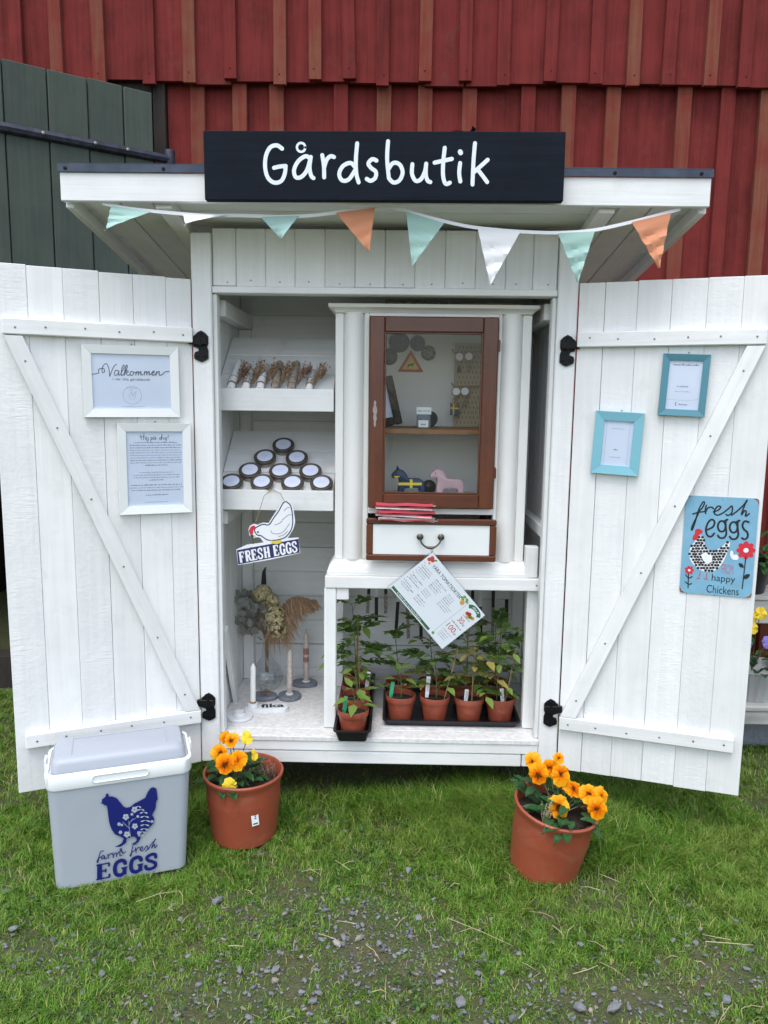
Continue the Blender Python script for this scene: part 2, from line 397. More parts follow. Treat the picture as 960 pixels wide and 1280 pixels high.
def rrect(w, h, r, n=5):
    out = []
    for cx, cy, a0 in ((w / 2 - r, h / 2 - r, 0), (-w / 2 + r, h / 2 - r, 90), (-w / 2 + r, -h / 2 + r, 180), (w / 2 - r, -h / 2 + r, 270)):
        for i in range(n + 1):
            a = R(a0 + 90 * i / n); out.append((cx + r * math.cos(a), cy + r * math.sin(a)))
    return out
def loft(levels, mat, name, par, Mx, n=6, cap=(True, True), smooth=True):
    mb = MB(); pts = []; m = 0
    for z, x0, x1, y0, y1, r in levels:
        rr = rrect(x1 - x0, y1 - y0, r, n); m = len(rr); pts += [(a + (x0 + x1) / 2, b + (y0 + y1) / 2, z) for a, b in rr]
    fs = [(k * m + i, k * m + (i + 1) % m, (k + 1) * m + (i + 1) % m, (k + 1) * m + i) for k in range(len(levels) - 1) for i in range(m)]
    if cap[0]: fs.append(tuple(range(m)))
    if cap[1]: fs.append(tuple((len(levels) - 1) * m + i for i in range(m)))
    mb.add(pts, fs); return part(name, mb, mat, par, Mx, smooth)

def cbox(sx, sy, sz, c=0.0):
    h = (sx / 2, sy / 2, sz / 2)
    cs = [(a, b, d) for a in (-1, 1) for b in (-1, 1) for d in (-1, 1)]
    if c <= 0:
        vs = [tuple(k * q for k, q in zip(p, h)) for p in cs]
        return vs, [(0, 1, 3, 2), (4, 6, 7, 5), (0, 4, 5, 1), (2, 3, 7, 6), (0, 2, 6, 4), (1, 5, 7, 3)]
    c = min(c, min(h) * 0.45); vs = []; ix = {}
    for p in cs:
        for ax in range(3):
            ix[p, ax] = len(vs); vs.append(tuple(p[k] * (h[k] if k == ax else h[k] - c) for k in range(3)))
    fs = []
    for ax in range(3):
        i, j = [k for k in range(3) if k != ax]
        for sg in (-1, 1):
            ring = []
            for a, b in ((-1, -1), (1, -1), (1, 1), (-1, 1)):
                p = [0, 0, 0]; p[ax] = sg; p[i] = a; p[j] = b; ring.append(ix[tuple(p), ax])
            fs.append(tuple(ring))
        for a in (-1, 1):
            for b in (-1, 1):
                p = [0, 0, 0]; p[i] = a; p[j] = b; p[ax] = -1; q = list(p); q[ax] = 1
                p, q = tuple(p), tuple(q); fs.append((ix[p, i], ix[p, j], ix[q, j], ix[q, i]))
    for p in cs: fs.append((ix[p, 0], ix[p, 1], ix[p, 2]))
    return vs, fs

def catmull(p, n=5, closed=False):
    out = []; k = len(p); V = type(p[0]); rg = range(k if closed else k - 1)
    for i in rg:
        if closed: a, b, c, d = p[i - 1], p[i], p[(i + 1) % k], p[(i + 2) % k]
        else: a, b, c, d = p[max(i - 1, 0)], p[i], p[i + 1], p[min(i + 2, k - 1)]
        for q in range(n):
            t = q / n
            out.append(0.5 * ((2 * b) + (c - a) * t + (2 * a - 5 * b + 4 * c - d) * t * t + (3 * b - a - 3 * c + d) * t ** 3))
    if not closed: out.append(p[-1])
    return out
def smooth_poly(pts, n=3): return [(q.x, q.y) for q in catmull([Vector(p) for p in pts], n, True)]

def affine(src, dst):
    A = np.array([[x, y, 1] for x, y in src], float); X, *_ = np.linalg.lstsq(A, np.array(dst, float), rcond=None)
    return lambda p: tuple((np.array([p[0], p[1], 1.0]) @ X).tolist())

W = {}
def link(name, data, parent=None, Mx=I4):
    o = bpy.data.objects.new(name, data); col.objects.link(o)
    o.matrix_basis = Mx; W[o.name] = Mx.copy()
    if parent is not None: o.parent = parent; o.matrix_parent_inverse = W[parent.name].inverted()
    return o
def tag(o, label=None, cat=None, group=None, kind=None):
    for k, v in (('label', label), ('category', cat), ('group', group), ('kind', kind)):
        if v: o[k] = v
    return o
def thing(name, label, cat, Mx=I4, group=None): return tag(link(name, None, None, Mx), label, cat, group)
def part(name, mb, mat, parent, Mx=I4, smooth=False): return link(name, mb.mesh(name, mat, smooth), parent, Mx)

_cache = {}
def plank(name, size, loc, mat, parent, rot=None, ch=0.0015, base=I4):
    k = (tuple(round(q, 4) for q in size), mat, ch)
    if k not in _cache:
        mb = MB(); vs, fs = cbox(*size, ch); mb.add(vs, fs); _cache[k] = mb.mesh(name, mat)
    m = base @ T(*loc)
    if rot is not None: m = m @ rot
    return link(name, _cache[k], parent, m)
def bplank(name, x0, x1, y0, y1, z0, z1, mat, parent, ch=0.0015, base=I4):
    return plank(name, (x1 - x0, y1 - y0, z1 - z0), ((x0 + x1) / 2, (y0 + y1) / 2, (z0 + z1) / 2), mat, parent, None, ch, base)
def jit(a): return random.uniform(-a, a)

# flat print laid in the (x, z) plane of a thing that faces -y : local (u, v) -> (u, -off, v)
FACE = Matrix(((1, 0, 0, 0), (0, 0, -1, 0), (0, 1, 0, 0), (0, 0, 0, 1)))

_txt = {}
def text_poly(body):
    if body not in _txt:
        cu = bpy.data.curves.new("t", 'FONT'); cu.body = body; cu.resolution_u = 3
        ob = bpy.data.objects.new("t", cu); col.objects.link(ob)
        bpy.context.view_layer.update()
        me = bpy.data.meshes.new_from_object(ob.evaluated_get(bpy.context.evaluated_depsgraph_get()))
        v = [(p.co.x, p.co.y) for p in me.vertices]; f = [tuple(p.vertices) for p in me.polygons]
        bpy.data.objects.remove(ob); bpy.data.curves.remove(cu); bpy.data.meshes.remove(me)
        xs = [p[0] for p in v]; ys = [p[1] for p in v]
        _txt[body] = ([((p[0] - min(xs)) / (max(xs) - min(xs)), (p[1] - min(ys)) / (max(ys) - min(ys))) for p in v], f)
    return _txt[body]
def put_text(mb, body, x, y, w, h, z, Mx=None, mi=0, fn=None):
    v, f = text_poly(body); q = [(x + a * w, y + b * h) for a, b in v]
    if fn: q = [fn(p) for p in q]
    mb.add([(a, b, z) for a, b in q], f, Mx, mi)
def scribble(mb, x0, x1, y, h, z, Mx=None, mi=0, gap=0.35):
    # a line of writing too small to read: little word-length marks
    x = x0
    while x < x1 - h:
        w = min(random.uniform(1.2, 4.5) * h, x1 - x)
        n = max(2, int(w / (0.55 * h)))
        for i in range(n):
            a = x + w * i / n; hh = h * random.choice((0.55, 0.55, 0.6, 0.95))
            mb.add([(a, y, z), (a + w / n * 0.62, y, z), (a + w / n * 0.62, y + hh, z), (a, y + hh, z)], [(0, 1, 2, 3)], Mx, mi)
        x += w + h * gap * random.uniform(0.8, 1.6)

# ================================================================== SETTING
def ground_height(x, y):
    return 0.008 * np.sin(2.1 * x + 0.6) * np.cos(1.7 * y) + 0.005 * np.sin(5.3 * x - 2.2 * y)
def bare(x, y):
    """how bare and stony the turf is, 0..1"""
    def blob(cx, cy, sx, sy): return np.exp(-((x - cx) / sx) ** 2 - ((y - cy) / sy) ** 2)
    b = (0.18 * np.clip((-.45 - y) / .2, 0, 1) + 0.80 * blob(0.0, -0.58, 0.11, 0.14) + 0.65 * blob(0.13, -0.70, 0.12, 0.12) + 0.55 * blob(-0.22, -0.55, 0.26, 0.10) + 0.45 * blob(-0.12, -0.74, 0.30, 0.10) + 0.35 * blob(-0.75, -0.72, 0.2, 0.12)
         + 0.5 * blob(0.42, -0.80, 0.3, 0.10) + 0.45 * blob(-0.40, -0.83, 0.25, 0.10) + 0.4 * blob(0.88, -0.70, 0.12, 0.15)
         + 0.55 * blob(0.0, -0.95, 0.5, 0.10) + 0.5 * blob(0.12, -0.38, 0.12, 0.12) + 0.45 * blob(0.62, -0.84, 0.16, 0.08)
         + 0.75 * blob(0.0, 0.45, 0.6, 0.3))
    return np.clip(b, 0, 1)

tg = NT('mossy_soil')
n1 = tg.noise(tg.coords((5, 5, 5), False), 1, 6, 0.65); n2 = tg.noise(tg.coords((90, 90, 90), False), 1, 4, 0.7)
cg = tg.ramp(n1, [(0.30, (0.050, 0.085, 0.014)), (0.52, (0.085, 0.105, 0.026)), (0.66, (0.13, 0.10, 0.055)), (0.85, (0.16, 0.13, 0.095))])
tg.base(tg.mix(0.42, cg, tg.ramp(n2, [(0.35, (0.02, 0.016, 0.012)), (0.7, (0.12, 0.10, 0.075))])))
tg.rough(0.95); tg.bump(n2, 0.9, 0.01)
M['ground'] = tg.m
gx = np.concatenate([[-120, -30, -8, -4], np.linspace(-2.6, 2.6, 105), [4, 8, 30, 120]])
gy = np.concatenate([[-120, -30, -8, -4], np.linspace(-2.4, 1.6, 81), [3, 8, 30, 120]])
GX, GY = np.meshgrid(gx, gy); GZ = ground_height(GX, GY) * (np.abs(GX) < 3) * (np.abs(GY) < 3)
vs_ = np.stack([GX.ravel(), GY.ravel(), GZ.ravel()], 1); nx_ = len(gx)
fs_ = [(j * nx_ + i, j * nx_ + i + 1, (j + 1) * nx_ + i + 1, (j + 1) * nx_ + i) for j in range(len(gy) - 1) for i in range(nx_ - 1)]
gme = bpy.data.meshes.new('ground'); gme.from_pydata(vs_.tolist(), [], fs_); gme.materials.append(M['ground'])
gme.polygons.foreach_set('use_smooth', [True] * len(fs_))
tag(link('ground', gme), kind='structure')

# ------------------------------------------------------------------ red barn
BY = 1.0
barn = thing('barn', 'red board and batten barn wall rising behind the white kiosk', 'barn', T(0.0, BY + 0.06, 0))
px2x = lambda p: -0.957 + (p - 200) * 0.003296
up = [-330, -275, -225, -170, -118, -68, -22, 23, 73, 126, 188, 239, 290, 352, 396, 439, 480, 533, 583, 630, 688, 745, 791, 834, 886, 928, 984, 1036, 1092, 1140, 1195, 1250]
lo = [245, 299, 348, 429, 481, 535, 590, 666, 716, 770, 860, 913, 964, 1020, 1071, 1128, 1190, 1250]
upper = link('upper_cladding', None, barn, T(0, BY, 2.66))
for a, b in zip(up[:-1], up[1:]):
    x0, x1 = px2x(a), px2x(b); z0 = 2.655 + jit(0.011)
    plank('board', (round(x1 - x0 - 0.004, 3), 0.022, 1.5), ((x0 + x1) / 2, BY + 0.011 + jit(0.003), z0 + 0.75), 'red_z', upper, RY(jit(0.15)), 0.001)
for a in up:
    tilt = -1.9 if a == 439 else jit(0.5)
    z0 = 2.652 + jit(0.014)
    plank('batten', (0.052, 0.022, 1.5), (px2x(a) + math.tan(R(tilt)) * 0.75, BY - 0.012, z0 + 0.75), 'red_faded' if random.random() < 0.35 else 'red_z', upper, RY(tilt), 0.0012)
    if a < 1000:
        mb = MB().lathe([(0.0, 0.002), (0.003, 0.0012), (0.0032, 0)], 6)
        link('nail', mb.mesh('nail', 'black_iron') if 'nail' not in _cache else _cache['nail'], upper, T(px2x(a) + jit(0.006), BY - 0.0235, z0 + 0.04) @ RX(90))
lower = link('lower_cladding', None, barn, T(0, BY + 0.05, 0))
edges = [px2x(205)] + [px2x(a) for a in lo]
for x0, x1 in zip(edges[:-1], edges[1:]):
    plank('board', (round(x1 - x0 - 0.004, 3), 0.022, 2.70), ((x0 + x1) / 2, BY + 0.056 + jit(0.003), 1.39), 'red_z', lower, RY(jit(0.1)), 0.001)
for a in lo:
    plank('batten', (0.060, 0.024, 2.64), (px2x(a), BY + 0.031, 1.36), 'red_faded' if random.random() < 0.72 else 'red_z', lower, RY(jit(0.35)), 0.0012)
bplank('corner_board', px2x(205) - 0.055, px2x(205) - 0.004, BY + 0.02, BY + 0.075, 0.05, 2.68, 'dark_wood', lower)
# the doorway behind the green door leads into a dark room
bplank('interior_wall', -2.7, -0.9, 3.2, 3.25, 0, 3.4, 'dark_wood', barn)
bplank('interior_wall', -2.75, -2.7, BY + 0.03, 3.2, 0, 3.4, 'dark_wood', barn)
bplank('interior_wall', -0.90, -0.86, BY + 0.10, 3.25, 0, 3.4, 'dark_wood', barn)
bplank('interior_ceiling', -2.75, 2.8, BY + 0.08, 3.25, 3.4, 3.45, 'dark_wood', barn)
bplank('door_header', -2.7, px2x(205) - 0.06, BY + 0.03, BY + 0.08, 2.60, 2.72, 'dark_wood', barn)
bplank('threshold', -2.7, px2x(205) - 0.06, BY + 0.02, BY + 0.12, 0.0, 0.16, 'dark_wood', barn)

# ------------------------------------------------------------------ green barn door, standing open
GD = T(-0.975, 0.93, 0) @ RZ(36)
gdoor = thing('barn_door', 'grey green plank barn door standing open at the left, with iron strap', 'door', GD @ T(0, 0, 1.25))
gs = [0.0, -0.117, -0.255, -0.402, -0.556, -0.71, -0.86, -1.02, -1.18]
for k, (a, b) in enumerate(zip(gs[:-1], gs[1:])):
    plank('board', (a - b - 0.004, 0.03, 1.34), ((a + b) / 2, jit(0.003), 1.91 + jit(0.004)), 'green', gdoor, None, 0.003, GD)
for zc in (1.45, 2.34):
    plank('ledge', (1.16, 0.03, 0.11), (-0.6, 0.031, zc), 'green', gdoor, None, 0.003, GD)
st = MB().tube([(-1.15, -0.022, 2.335), (-0.6, -0.022, 2.335), (0.0, -0.022, 2.335), (0.06, -0.012, 2.338)], [0.021, 0.020, 0.018, 0.016], 8)
strap = part('strap_hinge', st, 'iron', gdoor, GD, True)
eye = MB().lathe([(0.022, -0.035), (0.024, -0.03), (0.024, 0.03), (0.022, 0.035)], 12)
part('hinge_eye', eye, 'iron', gdoor, GD @ T(0.068, -0.005, 2.34), True)
for xb in (-0.115, -0.24, -0.43, -0.66, -0.9):
    link('bolt', MB().lathe([(0.007, 0), (0.006, 0.003), (0.0, 0.005)], 8).mesh('bolt', 'nickel'), strap, GD @ T(xb, -0.0425, 2.337) @ RX(90))

# ================================================================== THE KIOSK
shed = thing('farm_shop_kiosk', 'white painted wooden kiosk with both plank doors swung open under a flat eave', 'kiosk')
HX = 0.588
for s in (-1, 1):
    for y0, nm in ((0.0, 'sawn_z'), (0.565, 'paint_z')):
        bplank('corner_post', min(s * 0.525, s * 0.586), max(s * 0.525, s * 0.586), y0, y0 + 0.055, 0.167, 1.852 - y0 * 0.14, nm, shed, 0.003)
    # thin stop strip inside the front post
    bplank('door_stop', min(s * 0.512, s * 0.5245), max(s * 0.512, s * 0.5245), 0.014, 0.05, 0.264, 1.676, 'paint_z', shed)
front = link('front_gable', None, shed, T(0, 0, 1.7))
xs_ = [-0.5235, -0.452, -0.362, -0.272, -0.181, -0.090, 0.001, 0.092, 0.183, 0.275, 0.366, 0.449, 0.5235]
for a, b in zip(xs_[:-1], xs_[1:]):
    bplank('plank', a + 0.0004, b - 0.0004, 0.014 + jit(0.0015), 0.032, 1.698 + jit(0.002), 1.868, 'sawn_z', front, 0.0025)
    link('nail', MB().lathe([(0.0025, 0), (0.002, 0.001), (0, 0.0015)], 6).mesh('nail', 'screw'), front, T((a + b) / 2 + jit(0.01), 0.0125, 1.712 + jit(0.004)) @ RX(90))
bplank('lintel', -0.5235, 0.5235, 0.034, 0.075, 1.679, 1.86, 'paint_x', shed)
bplank('lintel_trim', -0.5235, 0.5235, 0.002, 0.033, 1.677, 1.6965, 'paint_x', shed, 0.002)

for s, nm in ((-1, 'side_wall'), (1, 'side_wall')):
    wl = link(nm, None, shed, T(s * 0.555, 0.3, 0.2))
    for k in range(6):
        y0 = 0.056 + k * 0.085
        plank('plank', (0.016, 0.0847, 1.56), (s * 0.556, y0 + 0.0425, 1.01), 'sawn_z', wl, None, 0.002)
    bplank('top_rail', min(s * 0.500, s * 0.546), max(s * 0.500, s * 0.546), 0.078, 0.552, 1.615, 1.665, 'paint_y', wl)
    bplank('corner_stud', min(s * 0.505, s * 0.546), max(s * 0.505, s * 0.546), 0.512, 0.552, 0.264, 1.613, 'paint_z', wl)
back = link('back_wall', None, shed, T(0, 0.56, 0.2))
for k in range(17):
    z0 = 0.20 + k * 0.098
    bplank('plank', -0.546, 0.546, 0.554 + jit(0.0015), 0.572, z0 + 0.0003, z0 + 0.0977 - (0.0012 if k % 4 == 1 else 0), 'paint_x', back, 0.0025)
flo = link('floor', None, shed, T(0, 0.25, 0.25))
bplank('floor_sheet', -0.547, 0.547, 0.058, 0.5535, 0.246, 0.262, 'floor_paint', flo)
bplank('floor_sheet', -0.524, 0.524, -0.004, 0.0575, 0.246, 0.262, 'floor_paint', flo)
bplank('sill_board', -0.524, 0.524, 0.000, 0.030, 0.211, 0.2445, 'paint_x', flo, 0.003)
bplank('sill_board', -0.524, 0.470, 0.003, 0.033, 0.167, 0.2085, 'paint_x', flo, 0.003)
bplank('sill_block', 0.473, 0.524, 0.003, 0.040, 0.167, 0.2085, 'paint_x', flo, 0.003)
for s in (-1, 1):
    bplank('floor_beam', min(s * 0.50, s * 0.546), max(s * 0.50, s * 0.546), 0.06, 0.56, 0.168, 0.244, 'dark_wood', flo)
    for y0 in (0.10, 0.47):
        plank('footing_block', (0.12, 0.10, 0.17), (s * 0.50, y0 + 0.12, 0.083), 'dark_wood', flo, None, 0.006)
for s in (-1, 1):   # slanting struts low on the side walls
    plank('strut', (0.016, 0.040, 0.36), (s * 0.530, 0.205, 0.425), 'paint_z', shed, RX(28), 0.002)
bplank('side_rail', 0.516, 0.5465, 0.058, 0.50, 0.925, 0.962, 'paint_y', shed)
bplank('side_rail', -0.5465, -0.516, 0.13, 0.50, 0.945, 0.990, 'paint_y', shed)
bplank('upright_block', 0.470, 0.511, 0.066, 0.100, 0.7915, 0.895, 'paint_z', shed, 0.002)
# the sloping display shelves
SLOPE = 36.3
for zl, zt in ((1.321, 1.393), (0.997, 1.064)):
    sh = link('sloping_shelf', None, shed, T(-0.35, 0.12, zl))
    bplank('lip', -0.5455, -0.1605, 0.100, 0.1165, zl, zt, 'paint_x', sh, 0.002)
    B = T(0, 0.118, zt - 0.019) @ RX(SLOPE)
    for k in range(3):
        w = 0.112
        plank('plank', (0.382, w - 0.003, 0.012), (-0.3545, 0.003 + k * w + w / 2, -0.006), 'paint_x', sh, None, 0.0015, B)
    for sx in (-0.538, -0.172):
        plank('bearer', (0.014, 0.30, 0.028), (sx, 0.17, -0.028), 'paint_y', sh, None, 0.002, B)
    link('screw', MB().lathe([(0.003, 0), (0.0025, 0.001), (0, 0.0012)], 8).mesh('screw', 'screw'), sh, T(-0.532, 0.0995, zl + 0.008) @ RX(90))
# the counter that carries the cabinet
ctr = link('counter', None, shed, T(0.16, 0.28, 0.75))
bplank('top_board', -0.184, 0.5235, 0.058, 0.50, 0.748, 0.7895, 'paint_x', ctr, 0.003)
bplank('leg', -0.187, -0.147, 0.062, 0.102, 0.264, 0.7465, 'paint_z', ctr, 0.003)
bplank('leg', -0.187, -0.147, 0.44, 0.48, 0.264, 0.7465, 'paint_z', ctr, 0.003)
bplank('leg', 0.484, 0.5235, 0.085, 0.120, 0.264, 0.7465, 'paint_z', ctr, 0.003)
bplank('support_block', -0.1465, -0.106, 0.066, 0.098, 0.708, 0.7465, 'paint_x', ctr, 0.002)
bplank('back_rail', -0.146, 0.50, 0.488, 0.508, 0.69, 0.7465, 'paint_x', ctr, 0.002)
link('screw', MB().lathe([(0.003, 0), (0.0025, 0.001), (0, 0.0012)], 8).mesh('screw', 'screw'), ctr, T(0.508, 0.0575, 0.768) @ RX(90))

# roof
roof = link('roof', None, shed, T(0, 0.2, 1.9))
RB = T(0, -0.18, 1.905) @ RX(-8)
for k in range(8):
    plank('soffit_board', (1.762, 0.108, 0.018), (0, 0.057 + k * 0.1105, 0.019), 'paint_x', roof, None, 0.002, RB)
for x in (-0.873, -0.612, 0.612, 0.873):
    plank('rafter', (0.022 if abs(x) > 0.8 else 0.045, 0.88, 0.036), (x, 0.445, -0.0085), 'paint_y', roof, None, 0.002, RB)
for x in (-0.79, -0.70, 0.70, 0.79):
    plank('under_board', (0.085, 0.88, 0.010), (x, 0.445, 0.0045), 'paint_y', roof, None, 0.002, RB)
bplank('fascia', -0.886, 0.882, -0.205, -0.1835, 1.890, 1.964, 'paint_x', roof, 0.002)
plank('roofing_felt', (1.775, 0.92, 0.006), (0, 0.44, 0.0315), 'felt', roof, None, 0.0, RB)
fl = MB().box(-0.889, 0.885, -0.211, -0.165, 1.9845, 1.9865).box(-0.889, 0.885, -0.211, -0.2065, 1.9645, 1.984)
flash = part('flashing', fl, 'flashing', roof)
for x in (-0.868, -0.60, 0.62, 0.852):
    link('screw', MB().lathe([(0.005, 0), (0.0045, 0.002), (0, 0.003)], 8).mesh('screw', 'black_iron'), flash, T(x, -0.2125, 1.9735) @ RX(90))

# doors -----------------------------------------------------------------
screw_me = MB().lathe([(0.0032, 0), (0.0028, 0.0008), (0.0012, 0.0005), (0, 0.0004)], 8).mesh('screw', 'screw')
def make_door(s, ang, label):
    B = T(s * HX if s > 0 else -0.5865, -0.004, 0) @ RZ(ang)
    d = link('door', None, shed, B @ T(0, 0, 0.17)); d['label'] = label
    GAP = [0.0002, 0.0009, 0.0002, 0.0006, 0.0003, 0.0002] if s > 0 else [0.0002, 0.0002, 0.0006, 0.0007, 0.0003, 0.0002]
    us = [0.0, 0.075, 0.168, 0.262, 0.359, 0.453, 0.548]
    for k, (a, b) in enumerate(zip(us[:-1], us[1:])):
        z0, z1 = 0.168 + jit(0.002), 1.716 + k * 0.0012 + jit(0.0015)
        bplank('plank', *sorted((s * (a + GAP[k]), s * (b - 0.0003))), 0.0 + jit(0.0012), 0.019, z0, z1, ('sawn_z' if (k in ((5, 3, 0) if s < 0 else (1, 3, 4))) else 'paint_z'), d, 0.0012, B)
    for zc in (0.333, 1.550):
        plank('batten', (0.520, 0.020, 0.044), (s * 0.261, -0.0115, zc), 'paint_x', d, RY(-s * (0.4 if zc > 1 else 0)), 0.0025, B)
    # brace from the lower hinge corner to the upper outer corner
    p0, p1 = (0.028, 0.357), (0.494, 1.526)
    L = math.hypot(p1[0] - p0[0], p1[1] - p0[1]); an = math.degrees(math.atan2(p1[0] - p0[0], p1[1] - p0[1]))
    mb = MB(); w = 0.044; ta = math.tan(R(an)); hw = w / 2 / math.cos(R(an))
    poly = [(s * (p0[0] - hw), p0[1]), (s * (p0[0] + hw), p0[1]), (s * (p1[0] + hw), p1[1]), (s * (p1[0] - hw), p1[1])]
    cx, cz = s * (p0[0] + p1[0]) / 2, (p0[1] + p1[1]) / 2
    rot = Matrix.Rotation(R(s * an), 2)   # local frame: length along z so the grain follows it
    loc = []
    for x, z in poly:
        v = rot @ Vector((x - cx, z - cz)); loc.append((v.x, v.y))
    mb.prism(loc, 0.0016, 0.0212, FACE)
    part('brace', mb, 'paint_z', d, B @ T(cx, 0, cz) @ RY(s * an))
    for zc in (0.333, 1.550):
        for u in (0.035, 0.12, 0.215, 0.31, 0.405, 0.49):
            link('screw', screw_me, d, B @ T(s * (u + jit(0.006)), -0.0217, zc + jit(0.004)) @ RX(90))
    for t in (0.05, 0.22, 0.42, 0.60, 0.78, 0.94):
        link('screw', screw_me, d, B @ T(s * (p0[0] + t * (p1[0] - p0[0])), -0.0214, p0[1] + t * (p1[1] - p0[1])) @ RX(90))
    return B
BL = make_door(-1, 24.2, 'left plank door carrying two white picture frames')
BR = make_door(1, -17.0, 'right plank door carrying teal frames and a blue tin sign')
# black gate hinges between posts and doors
hp = [(0.0, 0.095), (0.012, 0.089), (0.018, 0.082), (0.024, 0.078), (0.024, 0.046), (0.010, 0.042), (0.008, 0.034), (0.020, 0.030), (0.023, 0.020),
      (0.022, 0.010), (0.012, 0.005), (0.0, 0.0), (-0.012, 0.005), (-0.021, 0.012), (-0.021, 0.036), (-0.017, 0.046), (-0.021, 0.056), (-0.021, 0.078), (-0.012, 0.088)]
hinge_me = MB().prism(hp, 0.0, 0.005, FACE).box(-0.019, 0.036, -0.016, -0.0055, 0.052, 0.075, 0.002).tube([(0.0, -0.012, 0.05), (0.0, -0.012, 0.078)], 0.006, 8)
for q in ((0.0, 0.086), (-0.01, 0.018), (0.012, 0.018)): hinge_me.lathe([(0.004, 0), (0.003, 0.002), (0, 0.003)], 8, T(q[0], -0.0052, q[1]) @ RX(90))
hinge_me = hinge_me.mesh('hinge', 'black_iron')
for s in (-1, 1):
    for z in (1.469, 0.311):
        link('hinge', hinge_me, shed, T(s * 0.558, -0.0005, z) @ (RZ(0) if s > 0 else Matrix.Scale(-1, 4, (1, 0, 0))))

# ------------------------------------------------------------------ shop sign
SG = T(-0.002, -0.2295, 1.977) @ RY(-0.3)
sign = thing('shop_sign', 'black painted board above the eave with hand lettered white shop name', 'sign', SG)
plank('board', (0.960, 0.024, 0.176), (0, 0, 0), 'black_board', sign, None, 0.002, SG)
k = 0.002146
zm = affine([(0, 0), (960, 0), (0, 279)], [(-0.348 + 0.0, 0.105), (-0.348 + 310 * k, 0.105), (-0.348, 0.105 - 90 * k)])
LET = {
 'G': [[(112, 90), (92, 78), (66, 86), (49, 118), (46, 160), (56, 196), (80, 214), (107, 208), (121, 182), (125, 153)], [(80, 160), (103, 155), (125, 153)]],
 'aring': [[(185 + 16 * math.cos(a * .524), 85 + 16 * math.sin(a * .524)) for a in range(13)], [(221, 128), (203, 117), (174, 135), (157, 168), (164, 194), (186, 192), (208, 166), (222, 120)], [(222, 120), (217, 158), (223, 188), (232, 197)]],
 'r': [[(266, 113), (272, 150), (273, 194)], [(273, 158), (283, 130), (298, 117), (311, 120)]],
 'd': [[(392, 156), (374, 141), (345, 153), (331, 182), (343, 205), (368, 201), (392, 168)], [(400, 70), (395, 130), (397, 180), (406, 212)]],
 's': [[(474, 132), (458, 127), (443, 143), (455, 160), (472, 173), (470, 195), (452, 206), (437, 199)]],
 'b': [[(518, 62), (515, 125), (522, 194)], [(519, 165), (538, 141), (563, 146), (575, 175), (563, 204), (540, 212), (522, 196)]],
 'u': [[(612, 145), (611, 180), (625, 205), (645, 200), (660, 172), (665, 143)], [(665, 143), (664, 180), (671, 204), (682, 210)]],
 't': [[(735, 85), (730, 140), (731, 190), (741, 216), (757, 212)], [(697, 139), (730, 132), (763, 125)]],
 'i': [[(795, 140), (792, 175), (797, 207)], [(794, 99), (796, 103)]],
 'k': [[(850, 68), (846, 130), (844, 218)], [(900, 128), (875, 150), (850, 172)], [(864, 165), (885, 190), (900, 209)]]}
for ch, strokes in LET.items():
    mb = MB()
    for q, stt in enumerate(strokes):
        w = 0.0106 if not (ch == 'aring' and q == 0) else 0.0062
        if ch == 'i' and q == 1: w = 0.0125
        mb.ribbon([zm(p) for p in stt], w, 0.0125 + 0.00015 * q, FACE)
    part('letter', mb, 'letter', sign, SG)
# scrap of roofing felt curling up behind the sign
mb = MB(); pts = [(0.15, 0.0), (0.19, 0.006), (0.225, 0.004), (0.245, 0.012), (0.235, 0.018)]
fv = [(x, y, 0.089 + z) for x, z in pts for y in (0.014, 0.045)]
mb.add(fv, [(2 * i, 2 * i + 1, 2 * i + 3, 2 * i + 2) for i in range(len(pts) - 1)]); mb.add([(a, b, c + 0.003) for a, b, c in fv], [(2 * i, 2 * i + 1, 2 * i + 3, 2 * i + 2) for i in range(len(pts) - 1)])
part('felt_scrap', mb, 'felt', sign, SG)

# ------------------------------------------------------------------ bunting
bun = thing('bunting', 'string of mint, white and apricot cloth pennants slung under the eave', 'bunting', T(0, -0.19, 1.88))
sp = [(-0.777, 1.887), (-0.70, 1.874), (-0.585, 1.864), (-0.49, 1.858), (-0.397, 1.859), (-0.29, 1.857), (-0.199, 1.861), (-0.089, 1.875), (0.021, 1.884),
      (0.11, 1.862), (0.220, 1.838), (0.31, 1.828), (0.396, 1.823), (0.48, 1.822), (0.571, 1.829), (0.66, 1.848), (0.73, 1.866), (0.808, 1.887)]
sp3 = catmull([Vector((x, -0.190, z)) for x, z in sp], 4)
mb = MB(); tv = []
for p in sp3: tv += [(p.x, p.y - 0.0008, p.z + 0.0045), (p.x, p.y - 0.0008, p.z - 0.0045), (p.x, p.y + 0.0008, p.z + 0.0045), (p.x, p.y + 0.0008, p.z - 0.0045)]
tf = []
for i in range(len(sp3) - 1):
    a, b = 4 * i, 4 * i + 4
    tf += [(a, a + 1, b + 1, b), (a + 2, b + 2, b + 3, a + 3), (a, b, b + 2, a + 2), (a + 1, a + 3, b + 3, b + 1)]
mb.add(tv, tf); part('tape', mb, 'white_cloth', bun)
